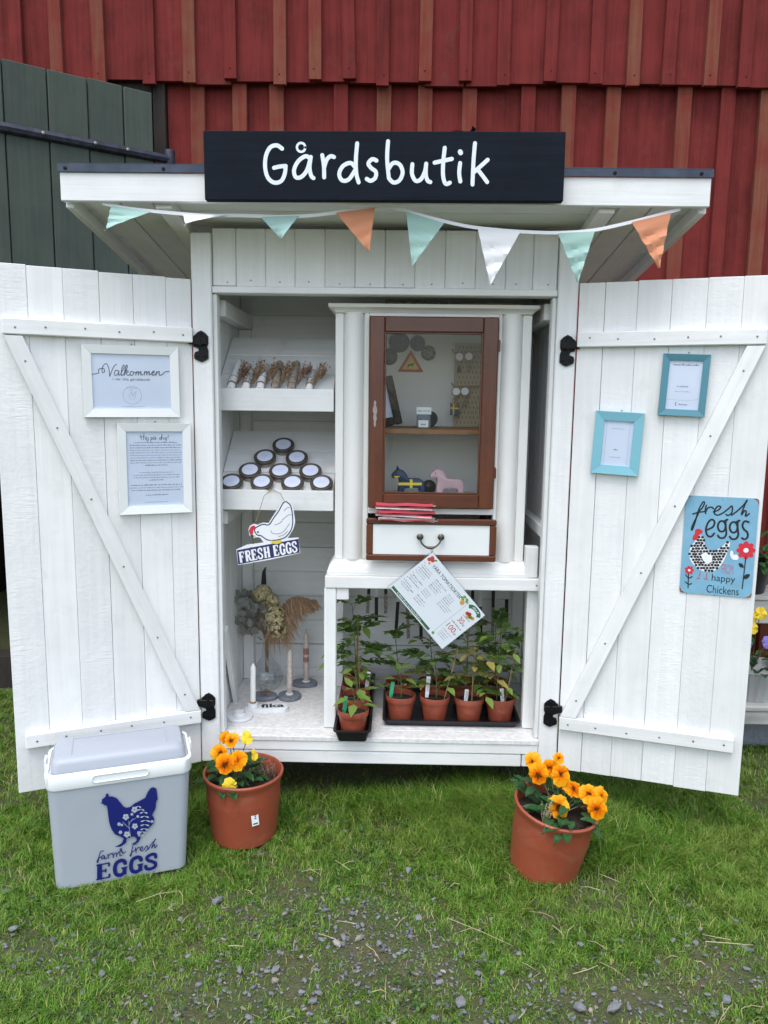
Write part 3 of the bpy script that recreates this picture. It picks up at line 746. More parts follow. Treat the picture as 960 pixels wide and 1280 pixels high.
PEN = [('mint', (-0.752, 1.880), (-0.641, 1.866), (-0.768, 1.812), 0.5, 0.02), ('white_cloth', (-0.553, 1.859), (-0.431, 1.859), (-0.541, 1.823), 0.2, 0.05),
       ('mint', (-0.340, 1.855), (-0.234, 1.859), (-0.279, 1.790), 0.4, 0.03), ('orange_cloth', (-0.133, 1.868), (-0.026, 1.882), (-0.040, 1.764), 0.6, 0.0),
       ('mint', (0.060, 1.873), (0.165, 1.844), (0.079, 1.728), 0.7, 0.0), ('white_cloth', (0.257, 1.831), (0.374, 1.822), (0.297, 1.681), 0.8, 0.0),
       ('mint', (0.477, 1.820), (0.578, 1.826), (0.538, 1.690), 0.8, 0.0), ('orange_cloth', (0.677, 1.851), (0.782, 1.876), (0.759, 1.731), 0.9, 0.0)]
PL = ['mint pennant furthest left, blown sideways', 'short curled white pennant', 'mint pennant left of the apricot one', 'apricot pennant below the sign', 'mint pennant right of the middle',
      'long white pennant', 'long mint pennant at the right', 'apricot pennant furthest right']
for (mt, a, b, c, amp, fold), lab in zip(PEN, PL):
    mb = MB(); n = 12; mm = 8; vs_ = []
    for i in range(n + 1):
        t = i / n
        for j in range(mm + 1):
            w = j / mm
            tx = a[0] + (b[0] - a[0]) * w; tz = a[1] + (b[1] - a[1]) * w
            x = tx + (c[0] - tx) * t; z = tz + (c[1] - tz) * t
            yy = -0.1940 + 0.0050 * amp * math.sin(t * 21 + w * 2.5) * min(1, t * 3) - fold * math.sin(t * 1.5) * (0.4 + 0.6 * w) + 0.006 * amp * math.sin(w * 3 + t * 2) * t
            vs_.append((x, yy, z))
    q = len(vs_); fs_ = []
    vs_ += [(x, y + 0.0012, z) for x, y, z in vs_]
    for o in (0, q):
        for i in range(n):
            for j in range(mm):
                k_ = o + i * (mm + 1) + j; fs_.append((k_, k_ + 1, k_ + mm + 2, k_ + mm + 1))
    mb.add(vs_, fs_); p = part('pennant', mb, mt, bun, I4, True); p['label'] = lab

# ================================================================== PICTURE FRAMES AND SIGNS ON THE DOORS
def picture(B, u0, u1, z0, z1, fw, mat, label, tilt=0.0, thick=0.016, fill=None, group=None):
    cx, cz = (u0 + u1) / 2, (z0 + z1) / 2; w, h = u1 - u0, z1 - z0
    P = B @ T(cx, -0.0035, cz) @ RY(tilt)
    t = thing('picture_frame', label, 'picture frame', P, group)
    # four mitred mouldings
    for k in range(4):
        a, b = (w, h) if k % 2 == 0 else (h, w)
        poly = [(-a / 2, -b / 2), (a / 2, -b / 2), (a / 2 - fw, -b / 2 + fw), (-a / 2 + fw, -b / 2 + fw)]
        mb = MB(); n = 4
        lo_ = [(x, y, 0.0) for x, y in poly]; hi = [(-a / 2 + 0.001, -b / 2 + 0.001, thick), (a / 2 - 0.001, -b / 2 + 0.001, thick), (a / 2 - fw - 0.0004, -b / 2 + fw, thick - 0.004), (-a / 2 + fw + 0.0004, -b / 2 + fw, thick - 0.004)]
        mb.add(lo_ + hi, [(3, 2, 1, 0), (4, 5, 6, 7)] + [(i, (i + 1) % n, n + (i + 1) % n, n + i) for i in range(n)], FACE @ RZ(90 * k))
        part('moulding', mb, mat, t, P)
    iw, ih = w - 2 * fw, h - 2 * fw
    sheet = part('sheet', MB().box(-iw / 2 - 0.003, iw / 2 + 0.003, -0.006, -0.0045, -ih / 2 - 0.003, ih / 2 + 0.003), 'paper', t, P)
    mb = MB(); fill(mb, iw, ih); part('writing', mb, ['ink', 'ink_soft'], t, P)
    part('pane', MB().box(-iw / 2 - 0.002, iw / 2 + 0.002, -0.0095, -0.0085, -ih / 2 - 0.002, ih / 2 + 0.002), 'glass', t, P)
    part('nail', MB().lathe([(0.0025, 0), (0.002, 0.001), (0, 0.0015)], 6), 'screw', t, P @ T(0.004, -0.001, h / 2 + 0.004) @ RX(90))
    return t
Zp = 0.0064
# strokes of the flowing welcome script, taken in a 960-unit wide drawing of the inner sheet
def scr(mb, strokes, fn, w, mi=0):
    for q, stt in enumerate(strokes): mb.ribbon([fn(p) for p in stt], w, Zp + 0.00006 * q, FACE, True, mi)
VALK = [[(95, 290), (150, 280), (150, 250), (190, 240), (200, 270), (180, 275), (185, 225), (215, 200), (235, 240), (242, 310)], [(242, 310), (275, 230), (300, 205)],
        [(318, 262), (295, 258), (280, 285), (292, 303), (312, 285), (320, 262), (318, 300), (335, 290)], [(335, 290), (365, 230), (360, 212), (346, 240), (340, 300), (358, 296)],
        [(358, 296), (390, 235), (388, 212), (374, 240), (366, 302)], [(368, 280), (392, 260), (398, 275), (378, 282), (396, 302), (412, 296)],
        [(440, 270), (420, 272), (418, 300), (440, 298), (445, 275), (460, 280)], [(468, 270), (464, 302)], [(464, 290), (485, 268), (486, 302)], [(487, 290), (508, 268), (508, 300), (525, 292)],
        [(540, 270), (536, 302)], [(536, 290), (557, 268), (558, 302)], [(559, 290), (580, 268), (580, 300), (598, 290)],
        [(598, 288), (625, 275), (618, 265), (605, 285), (612, 303), (636, 292)], [(645, 270), (640, 303)], [(640, 290), (668, 268), (668, 300), (690, 300), (720, 275), (758, 270)]]
def fill_valk(mb, w, h):
    fn = affine([(85, 105), (760, 135), (100, 590), (772, 600)], [(-w / 2, h / 2), (w / 2, h / 2), (-w / 2, -h / 2), (w / 2, -h / 2)])
    scr(mb, VALK, fn, 0.0022)
    put_text(mb, "i v\u00e5r lilla g\u00e5rdsbutik", -w * 0.24, h * 0.005, w * 0.48, h * 0.062, Zp, FACE)
    cx, cy, r = -w * 0.0, -h * 0.25, h * 0.165
    mb.ribbon([(cx + r * math.cos(a * 0.2618), cy + r * math.sin(a * 0.2618)) for a in range(25)], 0.0007, Zp, FACE, False, 1)
    for pts in ([(-.3, .5), (-.05, .62), (.0, .3), (-.25, .1), (-.35, -.2), (-.1, -.5)], [(.1, -.55), (.3, -.2), (.35, .2), (.45, .45), (.2, .2), (.1, -.1)], [(-.15, .35), (.05, .1), (.0, -.2)]):
        mb.ribbon([(cx + x * r, cy + y * r) for x, y in pts], 0.0006, Zp + 0.0001, FACE, True, 1)
    scribble(mb, cx - r * .6, cx + r * .6, cy + r * 0.78, 0.0022, Zp + 0.0002, FACE, 1)
    scribble(mb, -w * 0.14, w * 0.15, -h * 0.465, 0.0018, Zp, FACE, 1)
HEJ = [[(310, 180), (320, 210), (318, 235)], [(350, 165), (345, 235)], [(300, 205), (360, 198)], [(365, 225), (385, 212), (372, 205), (366, 228), (390, 230)], [(402, 208), (400, 240), (388, 250), (380, 240)],
       [(432, 205), (428, 255)], [(430, 215), (450, 208), (446, 228), (430, 228)], [(480, 208), (464, 212), (462, 230), (480, 226), (484, 208), (488, 230)], [(470, 192), (478, 196)],
       [(548, 208), (530, 212), (530, 230), (548, 224), (556, 170), (554, 230)], [(572, 208), (572, 230)], [(605, 208), (590, 212), (590, 228), (606, 224), (608, 208), (606, 245), (592, 250)], [(630, 180), (626, 215)]]
def fill_hej(mb, w, h):
    fn = affine([(140, 135), (795, 148), (180, 975), (825, 950)], [(-w / 2, h / 2), (w / 2, h / 2), (-w / 2, -h / 2), (w / 2, -h / 2)])
    scr(mb, HEJ, fn, 0.0014)
    rows = [(0.345, .38)] + [(0.31 - 0.0335 * k, .46) for k in range(8)] + [(0.31 - 0.0335 * 8, .2)]
    rows += [(-0.055, .30), (-0.09, .42), (-0.124, .42), (-0.158, .13)] + [(-0.225, .46), (-0.26, .48), (-0.295, .45), (-0.36, .2)]
    for y, x in rows: scribble(mb, -w * x + 0.004, w * x + 0.004, h * y, 0.0034, Zp, FACE, 0 if abs(y) in (0.345, .36) else random.choice((0, 1)))
    scribble(mb, -w * .2, w * .22, -h * .455, 0.002, Zp, FACE, 1)
def fill_pay_a(mb, w, h):
    scribble(mb, -w * .38, w * .40, h * .40, 0.0052, Zp, FACE)
    scribble(mb, -w * .2, w * .18, -h * .04, 0.0034, Zp, FACE); scribble(mb, -w * .26, w * .22, -h * .14, 0.0024, Zp, FACE, 1)
    mb.ribbon([(-w * .5, -h * .30), (w * .1, -h * .31), (w * .48, -h * .28)], 0.0005, Zp, FACE, True, 1)
    mb.ribbon([(-w * .18, -h * .36), (-w * .2, -h * .36), (-w * .2, -h * .42), (-w * .18, -h * .42)], 0.0016, Zp, FACE, False)
    scribble(mb, -w * .1, w * .16, -h * .41, 0.0046, Zp, FACE)
def fill_pay_b(mb, w, h):
    scribble(mb, -w * .22, w * .2, h * .32, 0.0024, Zp, FACE, 1)
    scribble(mb, -w * .1, w * .1, -h * .155, 0.0042, Zp, FACE); scribble(mb, -w * .22, w * .2, -h * .32, 0.0026, Zp, FACE, 1)
    for x in (-.40, .38): mb.ribbon([(w * x, h * .48), (w * x, -h * .48)], 0.0005, Zp, FACE, False, 1)
picture(BL, -0.318, -0.044, 1.300, 1.511, 0.0255, 'frame_white', 'white landscape frame with a bluish welcome card on the left door', -0.2, fill=fill_valk)
picture(BL, -0.229, -0.013, 1.006, 1.283, 0.025, 'frame_white', 'white upright frame full of small text, hung below the welcome card', 0.2, fill=fill_hej)
picture(BR, 0.246, 0.376, 1.325, 1.505, 0.0195, 'teal', 'dark teal frame, the higher of two small frames on the right door', 2.0, fill=fill_pay_a)
picture(BR, 0.062, 0.203, 1.145, 1.335, 0.0275, 'aqua', 'light aqua frame, the lower of two small frames on the right door', 2.4, fill=fill_pay_b)

# light blue tin sign ----------------------------------------------------
w, h = 0.200, 0.297
TS = BR @ T(0.4375, -0.003, 0.9425)
tin = thing('tin_sign', 'light blue tin sign about fresh eggs with a dotted hen and red flowers', 'sign', TS)
part('plate', MB().prism(rrect(w, h, 0.009), 0.0, 0.0012, FACE), 'sky_tin', tin, TS)
fn = affine([(115, 78), (878, 118), (42, 1080), (790, 1152)], [(-w / 2, h / 2), (w / 2, h / 2), (-w / 2, -h / 2), (w / 2, -h / 2)])
mb = MB()
for sx, sy in ((1, 1), (-1, 1), (1, -1), (-1, -1)):
    q = [(w / 2, h / 2 - 0.009), (w / 2 - 0.0026, h / 2 - 0.0026), (w / 2 - 0.009, h / 2), (w / 2 - 0.017, h / 2 - 0.0005), (w / 2 - 0.006, h / 2 - 0.006), (w / 2 - 0.0005, h / 2 - 0.018 - jit(0.006))]
    mb.face([(sx * x, sy * y) for x, y in q], 0.0014, FACE)
part('rust_patch', mb, 'rust', tin, TS)
def strokes(mb, L, wd, z=0.0015, sm=True, mi=0):
    for i, s_ in enumerate(L): mb.ribbon([fn(p) for p in s_], wd, z + 0.00006 * i, FACE, sm, mi)
mb = MB()
def flush(mat):
    global mb
    part('lettering' if mat == 'black_print' else 'print', mb, mat, tin, TS); mb = MB()
strokes(mb, [[(190, 265), (240, 248), (288, 205), (312, 155), (298, 143), (262, 200), (238, 262), (214, 345), (185, 425), (174, 425), (184, 385), (215, 325), (248, 262)], [(240, 250), (330, 240)],
             [(332, 178), (320, 225), (324, 262)], [(324, 240), (352, 203), (388, 200), (404, 215)], [(404, 248), (458, 228), (480, 198), (452, 190), (420, 225), (416, 265), (450, 282), (500, 262)],
             [(500, 262), (560, 218), (592, 192), (600, 222), (590, 266), (556, 287), (534, 276)], [(592, 285), (660, 235), (722, 175), (750, 138), (735, 158), (692, 272)], [(694, 284), (724, 242), (740, 256), (733, 300), (770, 274)]], 0.0043)
flush('black_print')
strokes(mb, [[(340, 432), (398, 402), (416, 352), (386, 326), (346, 362), (326, 430), (340, 488), (380, 502), (412, 470)], [(490 + 40 * math.cos(a * .5236), 398 + 55 * math.sin(a * .5236)) for a in range(13)],
             [(540, 330), (530, 360), (534, 430), (536, 480), (512, 516), (470, 516), (450, 492)], [(515, 345), (550, 330)], [(612 + 40 * math.cos(a * .5236), 410 + 55 * math.sin(a * .5236)) for a in range(13)],
             [(662, 342), (652, 372), (656, 442), (658, 492), (634, 528), (592, 528), (572, 504)], [(637, 357), (672, 342)], [(765, 360), (725, 350), (702, 388), (718, 432), (750, 462), (756, 506), (728, 534), (696, 522)]], 0.0056)
flush('black_print')
strokes(mb, [[(738, 705), (722, 850), (700, 1045)]], 0.0030, 0.0021)
for a, b in (((715, 825), (664, 780)), ((712, 940), (778, 895))):
    u, v = Vector(a), Vector(b); n_ = Vector((-(v - u).y, (v - u).x)) * 0.28; mb.face([fn(p) for p in smooth_poly([tuple(u), tuple((u + v) / 2 + n_), tuple(v), tuple((u + v) / 2 - n_)], 4)], 0.0023, FACE)
part('flower_stem', mb, 'black_print', tin, TS); mb = MB()
strokes(mb, [[(140, 895), (136, 960), (133, 1038)], [(136, 935), (160, 930), (178, 918)], [(136, 935), (120, 915), (110, 898)], [(134, 1000), (155, 1000), (170, 992)], [(134, 1000), (118, 985), (104, 974)]], 0.0030, 0.0021)
part('flower_stem', mb, 'black_print', tin, TS)
for p in ((500, 128), (415, 1115)): part('nail_hole', MB().disc(*fn(p), 0.0014, 0.0016, 8, FACE), 'black_print', tin, TS)
mb = MB()
def quadtext(mb, body, tl, tr, bl, z):
    f2 = affine([(0, 1), (1, 1), (0, 0)], [fn(tl), fn(tr), fn(bl)]); v, f = text_poly(body)
    mb.add([(*f2(p), z) for p in v], f, FACE)
quadtext(mb, "happy", (388, 893), (632, 915), (380, 985), 0.0016); flush('black_print')
quadtext(mb, "Chickens", (332, 1004), (668, 1036), (326, 1086), 0.0016)
flush('black_print')
mb = MB(); quadtext(mb, "FROM", (494, 786), (612, 796), (488, 886), 0.0016); part('lettering', mb, 'pink_print', tin, TS)
hen = [(230, 512), (205, 558), (170, 600), (150, 660), (155, 730), (190, 790), (240, 835), (300, 863), (370, 870), (430, 848), (480, 800), (522, 730), (552, 650), (575, 572), (545, 556), (500, 602), (440, 640), (380, 655), (332, 628), (312, 580), (300, 522), (275, 490)]
mb = MB(); mb.face([fn(p) for p in smooth_poly(hen, 3)], 0.0015, FACE)
dots = MB(); hp_ = [Vector(p) for p in hen]
def inside(p, poly):
    c = False; n_ = len(poly)
    for i in range(n_):
        a, b = poly[i], poly[i - 1]
        if (a[1] > p[1]) != (b[1] > p[1]) and p[0] < (b[0] - a[0]) * (p[1] - a[1]) / (b[1] - a[1]) + a[0]: c = not c
    return c
wing = [(275, 690), (320, 675), (382, 712), (385, 760), (340, 782), (298, 752)]
for j in range(14):
    for i in range(16):
        p = (140 + i * 33 + (16 if j % 2 else 0) + jit(3), 480 + j * 29 + jit(3))
        if inside(p, hen) and not inside(p, wing): dots.disc(*fn(p), 0.0042, 0.0018, 9, FACE)
part('hen', mb, 'white_print', tin, TS); part('hen_dots', dots, 'black_print', tin, TS)['kind'] = 'stuff'
mb = MB(); mb.face([fn(p) for p in smooth_poly([(215, 430), (250, 418), (290, 440), (284, 466), (250, 482), (236, 528), (190, 535), (188, 500), (208, 470)], 3)], 0.0019, FACE)
part('hen_comb', mb, 'comb_red', tin, TS); mb = MB()
strokes(mb, [[(265, 868), (245, 940)], [(225, 942), (260, 936)], [(335, 872), (325, 945)], [(300, 942), (345, 948)]], 0.0018, 0.0019, False)
part('hen_feet', mb, 'comb_red', tin, TS)
for (cx, cy, r, n_) in ((738, 648, 46, 8), (147, 852, 24, 7)):
    mb = MB()
    for i in range(n_):
        a = 2 * math.pi * i / n_; x, y = fn((cx + r * 1.15 * math.cos(a), cy + r * 1.15 * math.sin(a)))
        mb.disc(x, y, r * 0.00021 * 1.3, 0.0019 + 0.00005 * i, 9, FACE, 0, r * 0.00021 * 0.85, -a)
    fl_ = part('flower_print', mb, 'comb_red', tin, TS)
    part('flower_eye', MB().disc(*fn((cx, cy)), r * 0.000156, 0.0026, 14, FACE), 'white_print', fl_, TS)
part('hen_wing', MB().face([fn(p) for p in smooth_poly(wing, 3)], 0.0021, FACE), 'white_print', tin, TS)
mb = MB()
mb.face([fn(p) for p in smooth_poly([(585, 650), (605, 660), (612, 695), (640, 690), (662, 715), (655, 742), (610, 745), (585, 720), (575, 685)], 3)], 0.0017, FACE)
part('chick_print', mb, 'white_print', tin, TS)

# ------------------------------------------------------------------ serif letters built from thick and thin strokes
SER = {'F': [(3, [(2, 0), (2, 10)]), (1.1, [(.4, .5), (3.6, .5)]), (1.1, [(.4, 9.5), (6.8, 9.5)]), (1.1, [(2, 5.2), (5, 5.2)]), (1.2, [(6.6, 9.5), (6.6, 7.4)]), (1.1, [(5, 6.4), (5, 4)])],
       'E': [(3, [(2, 0), (2, 10)]), (1.1, [(.4, .5), (7, .5)]), (1.1, [(.4, 9.5), (6.8, 9.5)]), (1.1, [(2, 5.2), (5, 5.2)]), (1.2, [(6.6, 9.5), (6.6, 7.4)]), (1.2, [(6.9, .5), (6.9, 2.8)]), (1.1, [(5, 6.4), (5, 4)])],
       'R': [(3, [(2, 0), (2, 10)]), (1.1, [(.4, .5), (3.6, .5)]), (1.1, [(.4, 9.5), (4, 9.5)]), (2, [(3, 9.4), (5.5, 9.2), (6.4, 7.4), (5.4, 5.4), (3, 5.1)]), (2.3, [(4, 5), (5.2, 3.6), (6, 1.2), (7.4, .6)])],
       'S': [(2.1, [(6, 7.4), (5.6, 9.2), (3.6, 9.6), (1.6, 8.4), (2, 6.4), (4.4, 4.8), (6, 3.2), (5.6, 1.2), (3.4, .4), (1.4, 1.2), (1, 2.8)])],
       'H': [(2.8, [(2, 0), (2, 10)]), (2.8, [(6.6, 0), (6.6, 10)]), (1.1, [(2, 5), (6.6, 5)]), (1.1, [(.4, .5), (3.6, .5)]), (1.1, [(.4, 9.5), (3.6, 9.5)]), (1.1, [(5, .5), (8.2, .5)]), (1.1, [(5, 9.5), (8.2, 9.5)])],
       'G': [(2.4, [(6.6, 7.4), (6, 9), (4.2, 9.6), (2.2, 8.4), (1.5, 5), (2.2, 1.6), (4.2, .4), (6, 1.2)]), (2.6, [(6.3, 0.3), (6.3, 4.6)]), (1.1, [(4.6, 4.6), (7.8, 4.6)])]}
def serif(mb, body, x0, y0, w, h, z, f2, adv=8.2, bold=1.0, mi=0):
    o_, a_, b_ = Vector(f2((x0, y0))), Vector(f2((x0 + w, y0))), Vector(f2((x0, y0 + h))); W_, H_ = (a_ - o_).length, (b_ - o_).length
    tot = sum(4.5 if c == ' ' else adv for c in body); x = 0; k = 0
    for c in body:
        if c == ' ': x += 4.5; continue
        for wd, pts in SER[c]:
            q = [f2((x0 + (x + px) / tot * w, y0 + py / 10 * h)) for px, py in pts]
            horiz = len(pts) == 2 and pts[0][1] == pts[1][1]
            mb.ribbon(q, wd * bold * (H_ / 10 if horiz else W_ / tot), z + 0.00007 * (k % 9), FACE, True, mi, len(pts) > 2); k += 1
        x += adv

# ------------------------------------------------------------------ hanging hen sign
HS = T(-0.370, 0.070, 0.930)
hsign = thing('hanging_sign', 'white hen cutout on a navy banner, hung by twine from the lower shelf', 'sign', HS)
fz = affine([(0, 0), (960, 0), (0, 873)], [(-0.513 + 0.370, 1.059 - 0.930), (-0.227 + 0.370, 1.064 - 0.930), (-0.517 + 0.370, 0.794 - 0.930)])
outl = [(660, 88), (720, 104), (757, 160), (772, 250), (782, 320), (762, 400), (720, 468), (700, 500), (820, 492), (838, 660), (500, 735), (158, 792), (138, 622), (250, 570), (370, 555), (440, 545), (400, 490), (355, 485), (335, 500), (285, 470), (270, 400), (290, 362), (330, 340), (370, 352), (430, 328), (490, 335), (530, 270), (580, 195), (630, 118)]
part('plaque', MB().prism([fz(p) for p in outl], 0.0, 0.005, FACE), 'white_print', hsign, HS)
part('banner', MB().face([fz(p) for p in [(145, 628), (822, 504), (834, 655), (160, 785)]], 0.0054, FACE), 'navy_dark', hsign, HS)
mb = MB(); serif(mb, 'FRESH EGGS', 0, 0, 1, 1, 0.0058, affine([(0, 0), (1, 0), (0, 1)], [fz((178, 768)), fz((824, 645)), fz((160, 650))]), bold=1.0)
part('lettering', mb, 'white_print', hsign, HS)
mb = MB(); q = smooth_poly([(660, 105), (720, 130), (745, 200), (755, 300), (745, 390), (700, 465), (650, 500), (560, 520), (480, 515), (410, 470), (370, 462), (340, 420), (350, 385), (430, 345), (495, 352), (545, 280), (600, 205)], 3)
mb.ribbon([fz(p) for p in q + q[:1]], 0.0034, 0.0056, FACE, False)
for pts in ([(520, 410), (530, 440), (600, 450), (660, 420), (720, 340)], [(640, 300), (700, 250), (740, 240)], [(660, 200), (690, 170), (720, 165)], [(560, 350), (600, 340), (640, 310)], [(600, 480), (660, 460), (700, 420)]):
    mb.ribbon([fz(p) for p in pts], 0.0013, 0.0058, FACE)
mb.disc(*fz((376, 430)), 0.0032, 0.0058, 10, FACE); mb.disc(*fz((345, 435)), 0.002, 0.0058, 8, FACE)
mb.face([fz(p) for p in [(290, 455), (325, 460), (330, 495), (300, 480)]], 0.0059, FACE)
q0 = fz((292, 606)); scribble(mb, q0[0], q0[0] + 0.024, q0[1], 0.006, 0.0062, FACE @ T(0, 0, 0))
part('ink_lines', mb, 'navy_dark', hsign, HS)
part('comb', MB().face([fz(p) for p in smooth_poly([(300, 372), (330, 358), (348, 372), (345, 395), (325, 410), (320, 450), (290, 452), (278, 410)], 3)], 0.006, FACE), 'comb_red', hsign, HS)
mb = MB(); mb.face([fz(p) for p in [(330, 458), (352, 470), (340, 498)]], 0.0061, FACE); mb.face([fz(p) for p in smooth_poly([(515, 518), (570, 530), (625, 515), (630, 545), (575, 562), (530, 548)], 3)], 0.0061, FACE)
part('beak_and_feet', mb, 'yellow_print', hsign, HS)
mb = MB(); a = fz((345, 335)); b = fz((655, 92))
mb.tube([(a[0], 0.001, a[1]), (a[0] + 0.028, 0.008, 0.118), (a[0] + 0.045, 0.0285, 0.132), (-0.01, 0.0265, 0.1355), (b[0] - 0.035, 0.026, 0.134), (b[0] - 0.012, 0.012, 0.124), (b[0], 0.001, b[1])], 0.0011, 6)
part('twine', mb, 'twine', hsign, HS)

# ================================================================== CABINET
CB = T(0.155, 0.26, 0.7900)
cab = thing('display_cabinet', 'cream white display cabinet with a dark red wood glazed door and drawer', 'cabinet', CB)
F = 0.085   # front plane of the carcass
def cb(name, x0, x1, y0, y1, z0, z1, mat='cabinet', ch=0.001, par=cab): return bplank(name, x0, x1, y0, y1, z0, z1, mat, par, ch)
for s, x0, x1 in ((-1, -0.152, -0.136), (1, 0.448, 0.464)):
    cb('side_panel', x0, x1, F + 0.030, 0.470, 0.8405, 1.632)
    cb('face_strip', *((-0.155, -0.129) if s < 0 else (0.438, 0.467)), F + 0.012, F + 0.029, 0.8405, 1.632, ch=0.002)
    cb('pilaster_backing', *((-0.1285, -0.062) if s < 0 else (0.3712, 0.4375)), F + 0.018, F + 0.029, 0.8405, 1.632, ch=0.0005)
    cx = -0.0955 if s < 0 else 0.4045
    mb = MB()
    prof = [(0.0325, 0.8405), (0.0325, 1.632)]
    mb.lathe(prof, 28); part('rounded_pilaster', mb, 'cabinet', cab, T(cx, F + 0.0275, 0), True)
    cb('face_strip', *((-0.0615, -0.0465) if s < 0 else (0.3615, 0.3705)), F + 0.004, F + 0.040, 0.8405, 1.632, ch=0.002)
cb('back_panel', -0.135, 0.447, 0.455, 0.470, 0.842, 1.632)
cb('inner_wall', -0.0455, -0.0375, F + 0.045, 0.452, 1.02, 1.62); cb('inner_wall', 0.3535, 0.3605, F + 0.045, 0.452, 1.02, 1.62)
cb('top_rail', -0.0460, 0.3610, F + 0.004, F + 0.03, 1.6225, 1.632)
cb('middle_rail', -0.0460, 0.3610, F + 0.004, F + 0.03, 0.994, 1.0135)
cb('cabinet_floor', -0.0370, 0.3530, F + 0.031, 0.4545, 1.012, 1.030)
cb('drawer_rail', -0.0460, 0.3610, F + 0.004, F + 0.03, 0.8405, 0.8475)
co = link('cornice', None, cab, T(0.155, 0.26, 1.63))
ba = link('base_moulding', None, cab, T(0.155, 0.26, 0.79))
def shaped(levels, name, par):
    loft([(z, -0.155 - e, 0.467 + e * 0.9, F + 0.006 - e, 0.475, 0.006) for z, e in levels], 'cabinet', name, par, I4, 2)
shaped([(0.7905, 0.024), (0.802, 0.024), (0.8035, 0.0215), (0.812, 0.0205), (0.820, 0.017), (0.827, 0.012), (0.832, 0.0105), (0.8325, 0.006), (0.840, 0.004)], 'ogee', ba)
shaped([(1.6325, 0.002), (1.637, 0.004), (1.642, 0.010), (1.647, 0.018), (1.648, 0.021), (1.6585, 0.022)], 'ogee', co)
sv = cb('inner_shelf', -0.0365, 0.3525, F + 0.05, 0.450, 1.252, 1.268, 'oak')
# glazed door
cd = link('glazed_door', None, cab, T(0.36, F, 1.02))
bplank('stile', -0.045, 0.002, F - 0.022, F - 0.001, 1.016, 1.6205, 'mahogany', cd, 0.003)
bplank('stile', 0.3115, 0.3580, F - 0.022, F - 0.001, 1.016, 1.6205, 'mahogany', cd, 0.003)
bplank('rail', 0.0025, 0.3110, F - 0.021, F - 0.001, 1.573, 1.6205, 'mahogany_x', cd, 0.003)
bplank('rail', 0.0025, 0.3110, F - 0.021, F - 0.001, 1.016, 1.062, 'mahogany_x', cd, 0.003)
bplank('bead', 0.0025, 0.0075, F - 0.0175, F - 0.002, 1.0625, 1.5725, 'mahogany', cd, 0.001)
bplank('bead', 0.3060, 0.3110, F - 0.0175, F - 0.002, 1.0625, 1.5725, 'mahogany', cd, 0.001)
bplank('bead', 0.0080, 0.3055, F - 0.0175, F - 0.002, 1.5675, 1.5725, 'mahogany_x', cd, 0.001)
bplank('bead', 0.0080, 0.3055, F - 0.0175, F - 0.002, 1.0625, 1.0675, 'mahogany_x', cd, 0.001)
part('glass_pane', MB().box(0.0080, 0.3055, F - 0.010, F - 0.007, 1.068, 1.567), 'glass', cd)
esc = smooth_poly([(0, .042), (.004, .034), (.003, .026), (.006, .018), (.007, .006), (.004, -.004), (.006, -.016), (.003, -.026), (.004, -.036), (0, -.043), (-.004, -.034), (-.003, -.024), (-.006, -.014), (-.004, -.002), (-.007, .008), (-.006, .02), (-.003, .028), (-.004, .036)], 2)
part('key_plate', MB().prism(esc, 0, 0.0025, FACE).box(-0.0012, 0.0012, -0.0032, -0.0026, -0.008, 0.004), 'nickel', cd, T(-0.026, F - 0.0222, 1.318))
for z in (1.530, 1.130):
    part('hinge', MB().tube([(0.3615, F - 0.016, z - 0.014), (0.3615, F - 0.016, z + 0.014)], 0.0042, 8).lathe([(0.0045, 0), (0.003, 0.006), (0, 0.009)], 8, T(0.3615, F - 0.016, z + 0.014)), 'mahogany', cd)
# drawer, a little open
dr = link('drawer', None, cab, T(0.16, 0.05, 0.85)); D0 = 0.035
bplank('front_rail', -0.049, 0.3685, D0, D0 + 0.02, 0.9665, 0.985, 'mahogany_x', dr, 0.003)
bplank('front_rail', -0.049, 0.3685, D0, D0 + 0.02, 0.8485, 0.8675, 'mahogany_x', dr, 0.003)
bplank('front_stile', -0.049, -0.0285, D0 + 0.0005, D0 + 0.02, 0.868, 0.966, 'mahogany', dr, 0.003)
bplank('front_stile', 0.3480, 0.3685, D0 + 0.0005, D0 + 0.02, 0.868, 0.966, 'mahogany', dr, 0.003)
bplank('front_panel', -0.028, 0.3475, D0 + 0.006, D0 + 0.02, 0.868, 0.966, 'frame_white', dr, 0.001)
for x in (-0.042, 0.355): bplank('side', x, x + 0.007, D0 + 0.021, 0.40, 0.862, 0.975, 'oak', dr, 0.001)
bplank('base', -0.034, 0.354, D0 + 0.021, 0.40, 0.862, 0.868, 'oak', dr, 0.001)
hd = MB()
for x in (0.1235, 0.1905):
    hd.lathe([(0.007, 0), (0.006, 0.006), (0.0105, 0.009), (0.011, 0.013), (0.007, 0.017), (0, 0.018)], 14, T(x, D0 + 0.005, 0.929) @ RX(90))
arc = [(0.157 + 0.0335 * math.cos(R(a)), D0 - 0.0135 - 0.003 * math.sin(-R(a)), 0.929 + 0.034 * math.sin(R(a))) for a in range(180, 361, 15)]
hd.tube(arc, [0.0026, 0.0026, 0.0027, 0.0028, 0.003, 0.0042, 0.0048, 0.0042, 0.003, 0.0028, 0.0027, 0.0026, 0.0026], 8)
part('handle', hd, 'brass', dr, I4, True)

